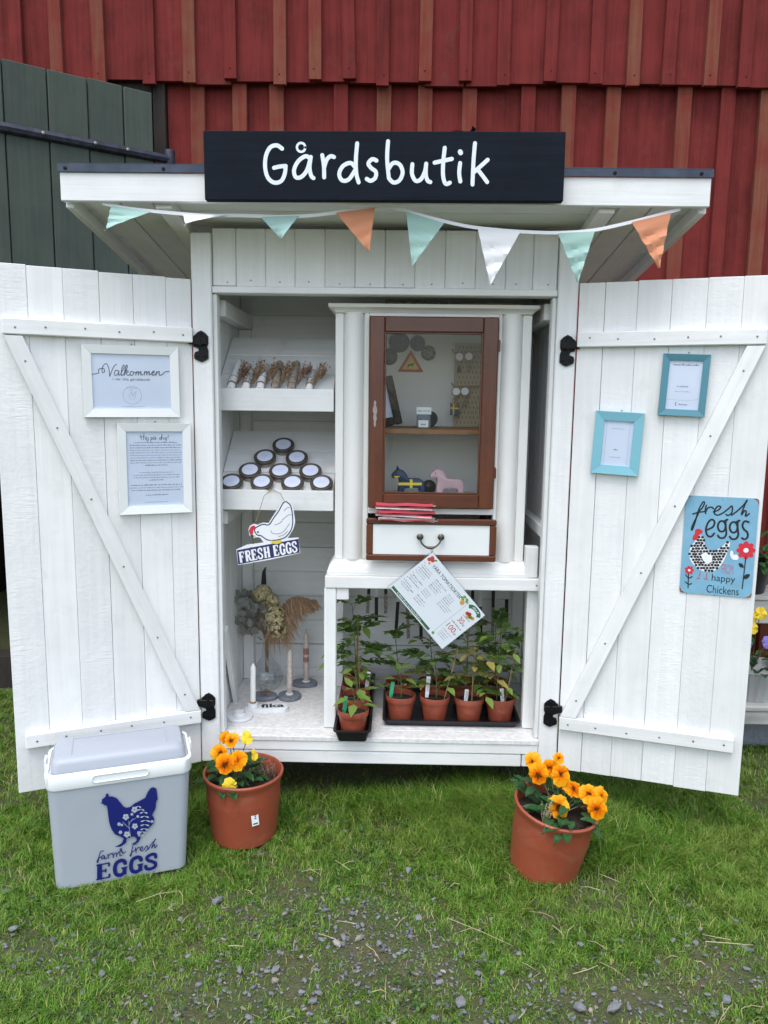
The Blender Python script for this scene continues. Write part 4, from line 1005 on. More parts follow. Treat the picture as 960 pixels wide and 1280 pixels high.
# ---- in the cabinet
def solid(name, mb, mat, label, cat, Mx=I4, group=None, smooth=False):
    o = link(name, mb.mesh(name, mat, smooth), None, Mx); return tag(o, label, cat, group)
def horse(x, y, z, sc, mat, label, flip, blue):
    Hm = T(x, y, z) @ RZ(6) @ Matrix.Scale(sc, 4)
    t = thing('painted_horse', label, 'horse figure', Hm)
    o = [(-.46, .62), (-.50, .70), (-.46, .78), (-.36, .88), (-.33, 1.0), (-.28, .90), (-.16, .86), (-.05, .74), (.02, .62), (.30, .62), (.44, .56), (.50, .44), (.50, .0), (.36, .0), (.33, .28), (.22, .33), (-.02, .33), (-.12, .28), (-.15, .0), (-.30, .0), (-.30, .40), (-.28, .56), (-.33, .66), (-.40, .64)]
    b = bmesh.new(); me = MB().prism(smooth_poly(o, 2), -0.14, 0.14, FACE).mesh('body', mat)
    b.from_mesh(me)
    ed = [e for e in b.edges if abs(e.verts[0].co.y - e.verts[1].co.y) < 1e-5 and len(e.link_faces) == 2 and e.calc_face_angle() > 1.0]
    bmesh.ops.bevel(b, geom=ed, offset=0.045, segments=2, affect='EDGES', profile=0.6); b.to_mesh(me); b.free()
    for p in me.polygons: p.use_smooth = True
    link('body', me, t, Hm)
    if blue:
        part('harness', MB().box(-0.31, 0.40, -0.150, -0.1415, 0.42, 0.50).box(0.04, 0.12, -0.1495, -0.1418, 0.34, 0.415).box(0.04, 0.12, -0.1495, -0.1418, 0.505, 0.60).box(-0.44, -0.28, -0.1495, -0.1418, 0.66, 0.70), 'yellow_print', t, Hm)
    part('eye', MB().lathe([(0.02, 0), (0, 0.006)], 8), 'black_print', t, Hm @ T(-0.36, -0.141, 0.79) @ RX(90))
horse(0.085, 0.20, 1.0305, 0.112, 'horse_blue', 'dark blue painted wooden horse with yellow harness inside the cabinet', False, True)
horse(0.215, 0.19, 1.0305, 0.115, 'horse_pink', 'pink painted wooden horse standing inside the cabinet', False, False)
def magnet(x, z, r, mat, label):
    solid('round_magnet', MB().lathe([(r, 0), (r, 0.004), (r * 0.8, 0.007), (0, 0.008)], 24), [mat], label, 'magnet', T(x, 0.4543, z) @ RX(90), None, True)
magnet(0.049, 1.569, 0.037, 'magnet_dark', 'large dark green round magnet at the top of the cabinet back')
magnet(0.116, 1.566, 0.028, 'magnet_dark', 'small dark patterned round magnet beside the largest one')
magnet(0.156, 1.532, 0.027, 'magnet_spot', 'speckled grey round magnet, rightmost in the cabinet')
magnet(0.014, 1.517, 0.030, 'magnet_dark', 'dark round magnet half hidden by the left side of the cabinet door')
tm = T(0.092, 0.4543, 1.490)
wt = thing('warning_triangle', 'small red edged yellow triangle with an animal, on the cabinet back', 'magnet', tm)
tri = lambda r: [(r * math.cos(R(a)) * 1.05, r * math.sin(R(a))) for a in (90, 210, 330)]
part('border', MB().prism(tri(0.052), 0, 0.004, FACE), 'print_red', wt, tm)
part('field', MB().prism(tri(0.034), 0.0041, 0.005, FACE), 'yellow_print', wt, tm)
part('animal', MB().face(smooth_poly([(-.012, -.006), (-.006, .002), (.004, .002), (.010, .008), (.013, .004), (.008, -.002), (.007, -.010), (.003, -.004), (-.006, -.005), (-.010, -.012)], 2), 0.0053, FACE), 'black_print', wt, tm)
fm = T(0.004, 0.30, 1.2685) @ RY(-13) @ RX(-8)
pf = thing('rustic_frame', 'dark bark covered frame leaning inside the left of the cabinet', 'picture frame', fm)
for x0, x1, z0, z1 in ((0.034, 0.062, 0, 0.170), (-0.030, 0.0335, 0.142, 0.170), (-0.030, 0.0335, 0.0, 0.028)):
    part('moulding', MB().box(x0, x1, -0.012, 0.012, z0, z1, 0.004), 'bark_frame', pf, fm)
part('sheet', MB().box(-0.030, 0.0335, -0.002, 0.002, 0.0285, 0.1415), 'paper', pf, fm)
bm_ = T(0.152, 0.262, 1.2685)
solid('cork_coaster', MB().lathe([(0.026, 0), (0.028, 0.002), (0.028, 0.010), (0.026, 0.012)], 24), 'black_print', 'round black disc standing behind the little packet on the cabinet shelf', 'disc', T(0.158, 0.300, 1.2970) @ RX(82))
sp_ = T(0.136, 0.255, 1.2685)
pk = thing('small_packet', 'small white and grey packet on the middle shelf of the cabinet', 'packet', sp_)
part('body', MB().box(-0.024, 0.024, -0.008, 0.008, 0, 0.066, 0.003), 'stone_grey', pk, sp_)
part('header_card', MB().box(-0.025, 0.025, -0.0098, -0.0082, 0.046, 0.070), 'sheet_white', pk, sp_)
mb = MB().box(-0.018, 0.016, -0.0098, -0.0082, 0.002, 0.026); part('label', mb, 'sheet_white', pk, sp_)
mb = MB(); scribble(mb, -0.02, 0.02, 0.056, 0.004, 0.0101, FACE); scribble(mb, -0.009, 0.008, 0.010, 0.007, 0.0101, FACE); part('writing', mb, 'black_print', pk, sp_)
# pegboard with key rings
pm = T(0.300, 0.40, 1.2685) @ RX(-6)
pg = thing('pegboard', 'tan pegboard display with rows of slots inside the cabinet', 'display board', pm)
part('board', MB().box(-0.050, 0.046, 0.0, 0.006, 0.0, 0.300, 0.001), 'pegboard', pg, pm)
mb = MB()
for j in range(16):
    for i in range(7):
        x = -0.040 + i * 0.0135 + (0.006 if j % 2 else 0); z = 0.012 + j * 0.018
        mb.add([(x, -0.0006, z), (x + 0.0022, -0.0006, z), (x + 0.0022, -0.0006, z + 0.008), (x, -0.0006, z + 0.008)], [(0, 1, 2, 3)])
part('slot', mb, 'dark_wood', pg, pm); pg.children[-1]['kind'] = 'stuff'
for z in (0.275, 0.155):
    part('peg', MB().tube([(-0.062, -0.022, z - 0.0), (-0.055, -0.018, z - 0.012), (0.040, -0.018, z - 0.009)], 0.0028, 6), 'twine', pg, pm)
for i, (x, z, mt, lb) in enumerate(((-0.036, 0.255, 'sheet_white', 'left white disc key ring of the upper peg row'), (-0.002, 0.257, 'sheet_white', 'right white disc key ring of the upper peg row'),
                                    (-0.045, 0.132, 'sheet_white', 'left white disc key ring of the lower peg row'), (-0.014, 0.133, 'sheet_white', 'right white disc key ring of the lower peg row'))):
    Km = pm @ T(x, -0.024, z)
    kr = thing('key_ring', lb, 'key ring', Km, 'key rings on the pegboard')
    part('disc', MB().lathe([(0.0135, 0), (0.0135, 0.004)], 20, T(0, 0, -0.008) @ RX(90)), 'sheet_white', kr, Km)
    part('rim', MB().tube([(0.0148 * math.cos(a * .4488), -0.002, -0.008 + 0.0148 * math.sin(a * .4488)) for a in range(14)], 0.0016, 6, None, True), 'twine', kr, Km)
    part('loop', MB().tube([(0.008 * math.cos(a * .6283), 0, -0.032 + 0.009 * math.sin(a * .6283)) for a in range(10)], 0.0014, 6, None, True), 'twine', kr, Km)
    part('tassel', MB().lathe([(0.0015, 0.012), (0.006, 0.004), (0.0075, -0.006), (0.005, -0.012)], 10, T(0, 0, -0.050)), 'black_print' if i in (0,) else 'kraft', kr, Km)
Km = pm @ T(-0.050, -0.022, 0.062)
fk = thing('flag_key_ring', 'dark blue flag key ring with yellow cross on the pegboard', 'key ring', Km)
part('cloth', MB().box(-0.015, 0.015, -0.002, 0.002, -0.022, 0.022, 0.001), 'horse_blue', fk, Km)
part('cross', MB().box(-0.0151, 0.0151, -0.0026, -0.0022, 0.0, 0.005).box(-0.006, -0.001, -0.0026, -0.0022, -0.022, -0.0002).box(-0.006, -0.001, -0.0026, -0.0022, 0.0052, 0.022), 'yellow_print', fk, Km)
part('ring', MB().tube([(0.007 * math.cos(a * .6283), 0, 0.030 + 0.007 * math.sin(a * .6283)) for a in range(10)], 0.0012, 6, None, True), 'brass', fk, Km)
# clear bag
mb = MB(); n = 8; vs_ = []
for j in range(n + 1):
    for i in range(n + 1):
        u, v_ = i / n, j / n
        vs_.append((-0.028 + 0.062 * u * (1 - 0.25 * v_ * v_), 0.16 + 0.008 * math.sin(7 * u + 4 * v_) + 0.004 * math.sin(15 * v_ + 9 * u), 1.2505 - 0.105 * v_ * (0.75 + 0.3 * math.sin(2.4 * u + 0.4))))
mb.add(vs_, [(j * (n + 1) + i, j * (n + 1) + i + 1, (j + 1) * (n + 1) + i + 1, (j + 1) * (n + 1) + i) for j in range(n) for i in range(n)])
solid('plastic_bag', mb, 'sleeve', 'crumpled clear plastic bag hanging under the cabinet shelf above the blue horse', 'bag', I4, None, True)
solid('round_weight', MB().lathe([(0.022, 0), (0.026, 0.006), (0.026, 0.016), (0.020, 0.022), (0, 0.024)], 20), 'magnet_dark', 'dark round ornament behind the two horses in the cabinet', 'ornament', T(0.160, 0.30, 1.0580) @ RX(80), None, True)
solid('white_dish', MB().lathe([(0.012, 0), (0.022, 0.004), (0.026, 0.010), (0.024, 0.010), (0.012, 0.004), (0, 0.003)], 20), 'sheet_white', 'small white dish in the right corner behind the pink horse', 'dish', T(0.300, 0.20, 1.0305), None, True)
# red packets lying on the open drawer
lab5 = ['lowest red and white packet on the open drawer', 'second lowest red packet on the open drawer', 'middle red packet of the pile on the drawer', 'second from top red packet on the drawer', 'topmost red packet of the pile on the drawer']
base_sup = [0.009, 0.009, 0.009, 0.009, 0.008]; zc = 0.9755
for i in range(5):
    Pm = T(0.074 + jit(0.008) - i * 0.001, 0.060 - i * 0.005, zc) @ RZ(jit(7)) @ RX(-7 - i) @ RY(jit(1.6) + 1.0)
    pkt = thing('red_packet', lab5[i], 'packet', Pm, 'packets on the drawer')
    mb = MB(); nx2 = 10
    wv = [(x, y, z) for z in (0.0, 0.0098) for y in (-0.032, 0.032) for x in np.linspace(-0.09, 0.09, nx2)]
    wv = [(x, y, z + 0.0016 * math.sin(x * 60 + i * 2 + y * 30)) for x, y, z in wv]
    ff = []
    for k_ in range(nx2 - 1):
        a = k_; ff += [(a, a + 1, nx2 + a + 1, nx2 + a), (2 * nx2 + a, 3 * nx2 + a, 3 * nx2 + a + 1, 2 * nx2 + a + 1), (a, 2 * nx2 + a, 2 * nx2 + a + 1, a + 1), (nx2 + a, nx2 + a + 1, 3 * nx2 + a + 1, 3 * nx2 + a)]
    ff += [(0, nx2, 3 * nx2, 2 * nx2), (nx2 - 1, 3 * nx2 - 1, 4 * nx2 - 1, 2 * nx2 - 1)]
    mb.add(wv, ff); part('wrapper', mb, 'red_packet' if i != 0 else 'pack_clear', pkt, Pm, True)
    part('edge_band', MB().box(-0.088, 0.090, -0.0345, -0.0325, 0.001, 0.005), 'pack_clear' if i % 2 else 'red_packet', pkt, Pm)
    part('clear_end', MB().box(0.0905, 0.1, -0.030, 0.030, 0.002, 0.004), 'pack_clear', pkt, Pm)
    zc += 0.0120
# things stored on top of the cabinet
solid('woven_basket', MB().box(0.00, 0.20, 0.12, 0.34, 1.6592, 1.676, 0.004), 'basket', 'flat grey woven tray lying on top of the cabinet', 'basket')
solid('cardboard_box', MB().box(0.245, 0.42, 0.11, 0.32, 1.6592, 1.669, 0.002), 'kraft', 'flat brown cardboard box lying on top of the cabinet', 'box')

# ------------------------------------------------------------------ price list hanging from the drawer handle
o = Vector((0.164, 0, 0.881)); ex = Vector((0.338 - 0.164, 0, 0.677 - 0.881)); ey = Vector((0.034 - 0.164, 0, 0.759 - 0.881))
LW, LH = ex.length, ey.length
ang = math.degrees(math.atan2(-ex.z, ex.x))
PM = T(0.164, 0.018, 0.881) @ RY(ang)
pl = thing('price_list', 'laminated plant price list hanging askew from the drawer handle', 'price list', PM)
part('sheet', MB().box(0, LW, -0.0008, 0.0008, -LH, 0), 'sheet_white', pl, PM)
mb = MB(); mv = [(x, y, z) for x, y, z in ((-0.006, -0.0022, 0.004), (LW + 0.012, -0.0035, 0.004), (LW + 0.012, -0.0035, -LH - 0.006), (-0.006, -0.0022, -LH - 0.006))]
mb.add(mv + [(x, 0.004, z) for x, y, z in mv], [(0, 1, 2, 3), (7, 6, 5, 4), (0, 4, 5, 1), (1, 5, 6, 2), (2, 6, 7, 3), (3, 7, 4, 0)])
part('plastic_sleeve', mb, 'sleeve', pl, PM)
ink, grn, red, org, lef = MB(), MB(), MB(), MB(), MB(); z_ = 0.0011
put_text(ink, "V\u00c5RA TOMATSORTER", 0.034, -0.031, 0.140, 0.016, z_, FACE)
for c_ in range(3):
    for r_ in range(13 if c_ < 2 else 7):
        y_ = -0.048 - r_ * 0.0078
        if r_ in (5, 9) and c_ != 2: continue
        scribble(ink, 0.014 + c_ * 0.062, 0.014 + c_ * 0.062 + random.uniform(0.03, 0.052), y_, 0.0036, z_, FACE, random.choice((0, 1)))
for r_ in range(9): red.disc(0.010, -0.040 - r_ * 0.012, 0.0016, z_, 8, FACE)
for x_, y_ in ((0.014, -0.012), (0.021, -0.016), (0.011, -0.022)): red.disc(x_, y_, 0.0065, z_ + 0.0001 * y_ * -10, 12, FACE)
lef.disc(0.027, -0.009, 0.006, z_, 10, FACE, 0, 0.003, 0.6); org.disc(0.021, -0.030, 0.004, z_ + 0.0002, 10, FACE)
for a_ in range(5): lef.disc(0.186 + 0.010 * math.cos(a_), -0.018 + 0.006 * math.sin(a_ * 2), 0.006, z_ + 0.0001 * a_, 9, FACE, 0, 0.004)
org.disc(0.188, -0.030, 0.008, z_ + 0.0008, 12, FACE)
grn.box(0.004, 0.190, -0.0014, -0.0010, -LH + 0.004, -LH + 0.013)
ban = [(0.212, -0.022), (0.220, -0.014), (0.235, -0.011), (0.252, -0.014), (0.260, -0.022)]
grn.ribbon(ban, 0.013, z_, FACE, True, 0, False)
wh = MB(); scribble(wh, 0.222, 0.252, -0.015, 0.006, z_ + 0.0004, FACE); scribble(wh, 0.03, 0.15, -LH + 0.006, 0.005, 0.0017, FACE)
ink.ribbon([(0.203, -0.01), (0.203, -LH + 0.012)], 0.0008, z_, FACE, False, 1)
for x_, y_, mbb in ((0.226, -0.040, red), (0.234, -0.036, red), (0.243, -0.041, lef), (0.236, -0.045, org), (0.251, -0.038, org)): mbb.disc(x_, y_, 0.0062, z_ + 0.0003, 10, FACE)
put_text(red, "30", 0.222, -0.080, 0.021, 0.019, z_, FACE); put_text(red, "100", 0.214, -0.120, 0.034, 0.019, z_, FACE); put_text(ink, "kr", 0.246, -0.080, 0.008, 0.009, z_, FACE); put_text(ink, "kr", 0.251, -0.120, 0.008, 0.009, z_, FACE)
scribble(ink, 0.222, 0.254, -0.054, 0.0034, z_, FACE); scribble(ink, 0.212, 0.258, -0.094, 0.0046, z_, FACE)
scribble(red, 0.214, 0.258, -0.132, 0.0032, z_, FACE)
for r_ in range(3): scribble(ink, 0.216, 0.25, -0.142 - r_ * 0.007, 0.003, z_, FACE, 1)
lef.disc(0.206, -LH + 0.012, 0.005, z_, 10, FACE)
part('black_writing', ink, ['black_print', 'ink_soft'], pl, PM); part('green_print', grn, 'print_green', pl, PM); part('red_print', red, 'print_red', pl, PM)
part('orange_print', org, 'print_orange', pl, PM); part('leaf_print', lef, 'print_leaf', pl, PM); part('white_writing', wh, 'sheet_white', pl, PM)
part('string', MB().tube([(0.160, 0.018, 0.877), (0.166, 0.015, 0.888), (0.160, 0.0165, 0.8985), (0.157, 0.020, 0.8995), (0.160, 0.0235, 0.892), (0.161, 0.0205, 0.878)], 0.0009, 6), 'twine', pl)

# ================================================================== GOODS ON THE LEFT SHELVES
SB = T(0, 0.118, 1.064 - 0.019) @ RX(SLOPE)       # lower shelf board frame: x, up-slope, normal
TIN = [(-0.352, 0.236), (-0.408, 0.171), (-0.298, 0.169), (-0.450, 0.101), (-0.347, 0.099), (-0.245, 0.101), (-0.5030, 0.0425), (-0.402, 0.0425), (-0.300, 0.0425), (-0.2035, 0.0425)]
TL = ['topmost single tin of the pyramid on the lower shelf', 'left tin of the pair in the second row of the pyramid', 'right tin of the pair in the second row of the pyramid',
      'left tin in the three tin row of the pyramid', 'middle tin in the three tin row of the pyramid', 'right tin in the three tin row of the pyramid',
      'leftmost tin of the bottom row behind the shelf lip', 'second tin from the left in the bottom row', 'third tin from the left in the bottom row', 'rightmost tin of the bottom row beside the cabinet']
tb = MB().lathe([(0.0345, 0), (0.0365, 0.0015), (0.0365, 0.015)], 32).mesh('body', 'tin_side', True)
tl = MB().lathe([(0.0378, 0.0135), (0.0383, 0.020), (0.0375, 0.0225), (0.0357, 0.0235), (0.0335, 0.0225), (0.0, 0.0225)], 32).mesh('lid', 'tin_dark', True)
tla = MB().lathe([(0.0268, 0.0226), (0.0268, 0.0231)], 28).mesh('paper_label', 'paper')
tw_ = MB(); scribble(tw_, -0.010, 0.010, 0.002, 0.0026, 0.0233); scribble(tw_, -0.007, 0.008, -0.006, 0.0018, 0.0233); tw_ = tw_.mesh('writing', 'ink_soft')
tin0 = None
def dup(root, Mx, label, parent=None):
    r = root.copy(); col.objects.link(r); r.matrix_basis = Mx; W[r.name] = Mx.copy()
    if label: r['label'] = label
    def kids(a, b):
        for ch in list(a.children):
            c = ch.copy(); col.objects.link(c); c.parent = b; c.matrix_parent_inverse = ch.matrix_parent_inverse.copy(); kids(ch, c)
    kids(root, r); return r
for (x, u), lb in zip(TIN, TL):
    Mx = SB @ T(x, u, 0.0004) @ RZ(random.uniform(-12, 12))
    if tin0 is None:
        tin0 = thing('round_tin', lb, 'tin', Mx, 'round tins stacked in a pyramid')
        for nm, me in (('body', tb), ('lid', tl), ('paper_label', tla), ('writing', tw_)): link(nm, me, tin0, Mx)
    else: dup(tin0, Mx, lb)

# six wrapped candles with dried flowers on the upper shelf
S1 = T(0, 0.118, 1.393 - 0.019) @ RX(SLOPE)
TB = [(-0.497, 'white', 'dried_red'), (-0.449, 'white', 'dried_brown'), (-0.401, 'clear', 'dried_brown'), (-0.352, 'grey', 'dried_brown'), (-0.301, 'grey', 'dried_red'), (-0.243, 'small', 'dried_brown')]
TBL = ['white candle bundle furthest left on the upper shelf, with reddish dried flowers', 'black printed white candle bundle, second from the left on the upper shelf', 'pale candle bundle, third from the left on the upper shelf',
       'speckled grey sleeve with dried grass, fourth from the left on the upper shelf', 'speckled grey sleeve with bushy reddish flowers, fifth on the upper shelf', 'smallest white bundle, furthest right on the upper shelf']
def sprig(mb, n, L, spread, seed, w=0.0016):
    r = random.Random(seed)
    for i in range(n):
        a = r.uniform(-spread, spread); e = r.uniform(0.0, 0.35); ln = L * r.uniform(0.55, 1.0)
        d = Vector((math.sin(a), math.cos(a) * math.cos(e), math.sin(e))); p0 = Vector((r.uniform(-.003, .003), r.uniform(-.004, .004), r.uniform(0, .006)))
        side = d.cross(Vector((r.uniform(-1, 1), r.uniform(-1, 1), 1))).normalized()
        k = r.randint(3, 5)
        mb.add([tuple(p0 + side * .0004), tuple(p0 - side * .0004), tuple(p0 + d * ln)], [(0, 1, 2)])
        for j in range(k):
            c = p0 + d * ln * (0.5 + 0.5 * j / k); s2 = Vector((r.uniform(-1, 1), r.uniform(-1, 1), r.uniform(-.4, 1))).normalized() * r.uniform(.004, .010) + d * 0.006
            ww = side * w * r.uniform(.7, 1.6); mb.add([tuple(c - ww), tuple(c + ww), tuple(c + s2 + ww * .3)], [(0, 1, 2)])
for i, ((x, kd, fm_), lb) in enumerate(zip(TB, TBL)):
    L_ = 0.165 if kd != 'small' else 0.145
    Mx = S1 @ T(x, 0.006, 0.0140) @ RZ(-2 + jit(3))
    t = thing('candle_bundle', lb, 'candle', Mx, 'candles wrapped with dried flowers')
    r0 = 0.0128 if kd != 'small' else 0.011
    cm = {'white': 'wax', 'clear': 'wax', 'grey': 'sleeve_paper', 'small': 'wax'}[kd]
    part('candle', MB().lathe([(r0 * .9, 0), (r0, 0.002), (r0, L_ * .9), (r0 * .6, L_ * .97), (0.0012, L_)], 16, RX(-90)), cm, t, Mx, True)
    if kd != 'grey':
        part('sleeve', MB().lathe([(r0 + .0007, 0.030), (r0 + .0009, 0.060), (r0 + .0007, 0.105)], 16, RX(-90), False), 'sleeve_white' if i in (1, 5) else 'plaster', t, Mx, True)
    for q in (0.024, 0.028, 0.060): part('twine', MB().tube([((r0 + .0014) * math.cos(a * .5236), q, (r0 + .0014) * math.sin(a * .5236)) for a in range(12)], 0.0012, 5, None, True), 'twine', t, Mx)
    mb = MB(); sprig(mb, 42, 0.115, 0.22, 40 + i, 0.0030); part('dried_flowers', mb, fm_, t, Mx @ T(r0 * 1.5, 0.026, r0 * .2) @ RZ(-15))

# ================================================================== FLOOR OF THE LEFT BAY
FZ = 0.2625
def holder(x, y, r, h, mat, label, candle=None, squash=1.0, extra=None, rz=0):
    Mx = T(x, y, FZ) @ RZ(rz); t = thing('candle_holder', label, 'candle holder', Mx)
    part('dish', MB().lathe([(r * .96, 0), (r, h * .25), (r, h * .8), (r * .96, h), (r * .2, h)], 36, None, True, 0, squash), mat, t, Mx, True)
    if extra: extra(t, Mx)
    return t
def taper(x, y, z, r, L_, mat, label, band=None, lean=0.0, wick=True, tip=True):
    Mx = T(x, y, z) @ RY(lean); t = thing('candle', label, 'candle', Mx)
    part('wax', MB().lathe([(r * .85, 0), (r, 0.006), (r, L_ * .88), (r * .72, L_ * .93), (r * .3, L_ * .98), (0.0012, L_)], 18), mat, t, Mx, True)
    if band:
        for a, b in band: part('painted_band', MB().lathe([(r + .0004, a), (r + .0004, b)], 18, None, False), 'wax_band', t, Mx, True)
    if wick: part('wick', MB().tube([(0, 0, L_ - 0.004), (0.001, 0, L_ + 0.006), (0.003, 0, L_ + 0.010)], 0.0011, 5), 'twine', t, Mx)
    return t
# the plaster tray with the word on it
fx, fy = -0.405, 0.205
Mx = T(fx, fy, FZ) @ RZ(9)
tr_ = thing('word_tray', 'long rounded white plaster candle tray with a black word', 'candle holder', Mx)
part('tray', MB().prism(rrect(0.155, 0.052, 0.0255, 8), 0, 0.013).prism(rrect(0.148, 0.045, 0.022, 8), 0.0132, 0.0155), 'plaster', tr_, Mx)
part('cup', MB().lathe([(0.019, 0.0157), (0.018, 0.030), (0.0145, 0.031), (0.0125, 0.0305)], 22, T(-0.047, 0, 0)), 'plaster', tr_, Mx, True)
mb = MB(); put_text(mb, "fika", -0.018, -0.015, 0.080, 0.032, 0.0160)
for dx in (0.0014, -0.0014): put_text(mb, "fika", -0.018 + dx, -0.015, 0.080, 0.032, 0.0160 + abs(dx) * 0.2 + (0.0002 if dx > 0 else 0.0004))
part('lettering', mb, 'black_print', tr_, Mx)
cp = Mx @ Vector((-0.047, 0, 0.031))
taper(cp.x, cp.y, cp.z, 0.0098, 0.145, 'wax', 'plain white taper candle standing in the plaster tray', None, 1)
part('twine_wrap', MB().lathe([(0.0112, 0), (0.0122, 0.003), (0.0112, 0.006)], 18), 'twine', bpy.data.objects['candle'], T(cp.x, cp.y, cp.z), True)
def tealight(t, Mx):
    part('cup', MB().lathe([(0.024, 0.0125), (0.023, 0.022), (0.0195, 0.0225), (0.019, 0.018), (0, 0.018)], 24), 'plaster', t, Mx, True)
    part('tea_light', MB().lathe([(0.0175, 0.0185), (0.0175, 0.0235), (0, 0.0238)], 22), 'wax', t, Mx, True)
holder(-0.487, 0.135, 0.046, 0.012, 'plaster', 'round white tea light holder in the front left corner of the floor', extra=tealight)
def cupx(t, Mx): part('socket', MB().lathe([(0.014, 0.0142), (0.013, 0.020), (0.0105, 0.020)], 18), 'plaster', t, Mx, True)
holder(-0.338, 0.325, 0.043, 0.014, 'stone_dark', 'round speckled blue grey candle holder with a beige candle', extra=cupx)
taper(-0.338, 0.325, FZ + 0.0205, 0.0105, 0.165, 'wax_beige', 'slim beige candle in the round speckled holder', None, 0.5)
holder(-0.298, 0.455, 0.050, 0.016, 'stone_grey', 'oval grey candle holder at the back beside the counter leg', squash=0.7, extra=lambda t, m: part('crumb', MB().lathe([(0.016, 0.0162), (0.012, 0.020), (0.0112, 0.020)], 14, T(0.006, 0, 0)), 'plaster', t, m, True))
taper(-0.292, 0.455, FZ + 0.0205, 0.0105, 0.195, 'wax_beige', 'tall beige candle with rust coloured painted bands', [(0.075, 0.095), (0.105, 0.13)])
def sprigs(t, m):
    mb = MB(); sprig(mb, 22, 0.05, 1.4, 5); part('dried_sprig', mb, 'dried_brown', t, m @ T(-0.01, 0, 0.017) @ RZ(-60))
holder(-0.432, 0.315, 0.050, 0.016, 'stone_grey', 'oval grey dish holding a dried sprig behind the white candle', squash=0.72, extra=sprigs)

# cut glass vase and dried bouquet
VX, VY = -0.440, 0.430
Mx = T(VX, VY, FZ)
va = thing('glass_vase', 'narrow necked cut glass decanter used as a vase', 'vase', Mx)
pr = [(0.040, 0.0), (0.050, 0.006), (0.058, 0.030), (0.060, 0.050), (0.052, 0.075), (0.034, 0.100), (0.020, 0.120), (0.0155, 0.150), (0.0150, 0.190), (0.019, 0.206)]
mb = MB(); n = 24; vs_ = []; fs_ = []
for k_, (r, z) in enumerate(pr):
    for i in range(n):
        a = 2 * math.pi * (i + (0.5 if k_ % 2 else 0)) / n; rr = r * (1.0 + (0.035 if (k_ in (1, 2, 3, 4) and i % 2) else 0)); vs_.append((rr * math.cos(a), rr * math.sin(a), z))
for k_ in range(len(pr) - 1):
    for i in range(n):
        j = (i + 1) % n; fs_ += [(k_ * n + i, k_ * n + j, (k_ + 1) * n + i), (k_ * n + j, (k_ + 1) * n + j, (k_ + 1) * n + i)]
fs_.append(tuple(range(n))); mb.add(vs_, fs_); part('glass_body', mb, 'decanter', va, Mx)
mb = MB()
for k_ in range(16):       # the cut diamonds stand proud on the belly
    for j_, (r, z) in enumerate(((0.0595, 0.030), (0.0625, 0.050))):
        a = 2 * math.pi * (k_ + 0.5 * j_) / 16; c = Vector((r * math.cos(a), r * math.sin(a), z)); tn = Vector((-math.sin(a), math.cos(a), 0)) * 0.009; u_ = Vector((0, 0, 0.012)); o_ = Vector((math.cos(a), math.sin(a), 0)) * 0.003
        mb.add([tuple(c + tn), tuple(c + u_), tuple(c - tn), tuple(c - u_), tuple(c + o_)], [(0, 1, 4), (1, 2, 4), (2, 3, 4), (3, 0, 4)])
fct = part('cut_facets', mb, 'decanter', va, Mx); fct['kind'] = 'stuff'
Bq = T(VX, VY, FZ + 0.19)
bq = thing('dried_bouquet', 'dried bouquet of cream hydrangea, eucalyptus and tan pampas in the vase', 'bouquet', Bq)
mb = MB()
for dx, dy in ((0.004, 0.003), (-0.005, 0.002), (0.002, -0.005), (-0.002, -0.002), (0.006, -0.002)):
    mb.tube([(dx * .8, dy * .8, -0.13), (dx, dy, 0.0), (dx * 4, dy * 4 - 0.02, 0.06)], 0.0022, 6)
part('stems', mb, 'dried_brown', bq, Bq)
def head(c, R_, n, seed, name='hydrangea_head', sq=(1, 1, 1)):
    r = random.Random(seed); mb = MB()
    for i in range(n):
        d = Vector((r.gauss(0, 1), r.gauss(0, 1), r.gauss(0, 1))).normalized(); p = Vector((d.x * sq[0], d.y * sq[1], d.z * sq[2])) * R_ * r.uniform(.78, 1.05)
        a = d.orthogonal().normalized(); b = d.cross(a)
        for q in range(4):
            w = q * math.pi / 2 + r.uniform(0, .5); e = math.cos(w) * a + math.sin(w) * b; f_ = -math.sin(w) * a + math.cos(w) * b; s_ = 0.0075
            mb.add([tuple(p), tuple(p + e * s_ * .6 + f_ * s_ * .5 + d * .001), tuple(p + e * s_ * 1.1 + d * .002), tuple(p + e * s_ * .6 - f_ * s_ * .5 + d * .001)], [(0, 1, 2, 3)])
    part(name, mb, 'hydrangea', bq, Bq @ T(*c))
head((-0.008, -0.04, 0.190), 0.036, 150, 3, sq=(1, .8, .9)); head((0.026, -0.05, 0.160), 0.032, 120, 4); head((0.046, -0.07, 0.108), 0.044, 230, 5, sq=(.9, .8, 1.1)); head((0.055, -0.075, 0.065), 0.036, 150, 6)
r_ = random.Random(9)
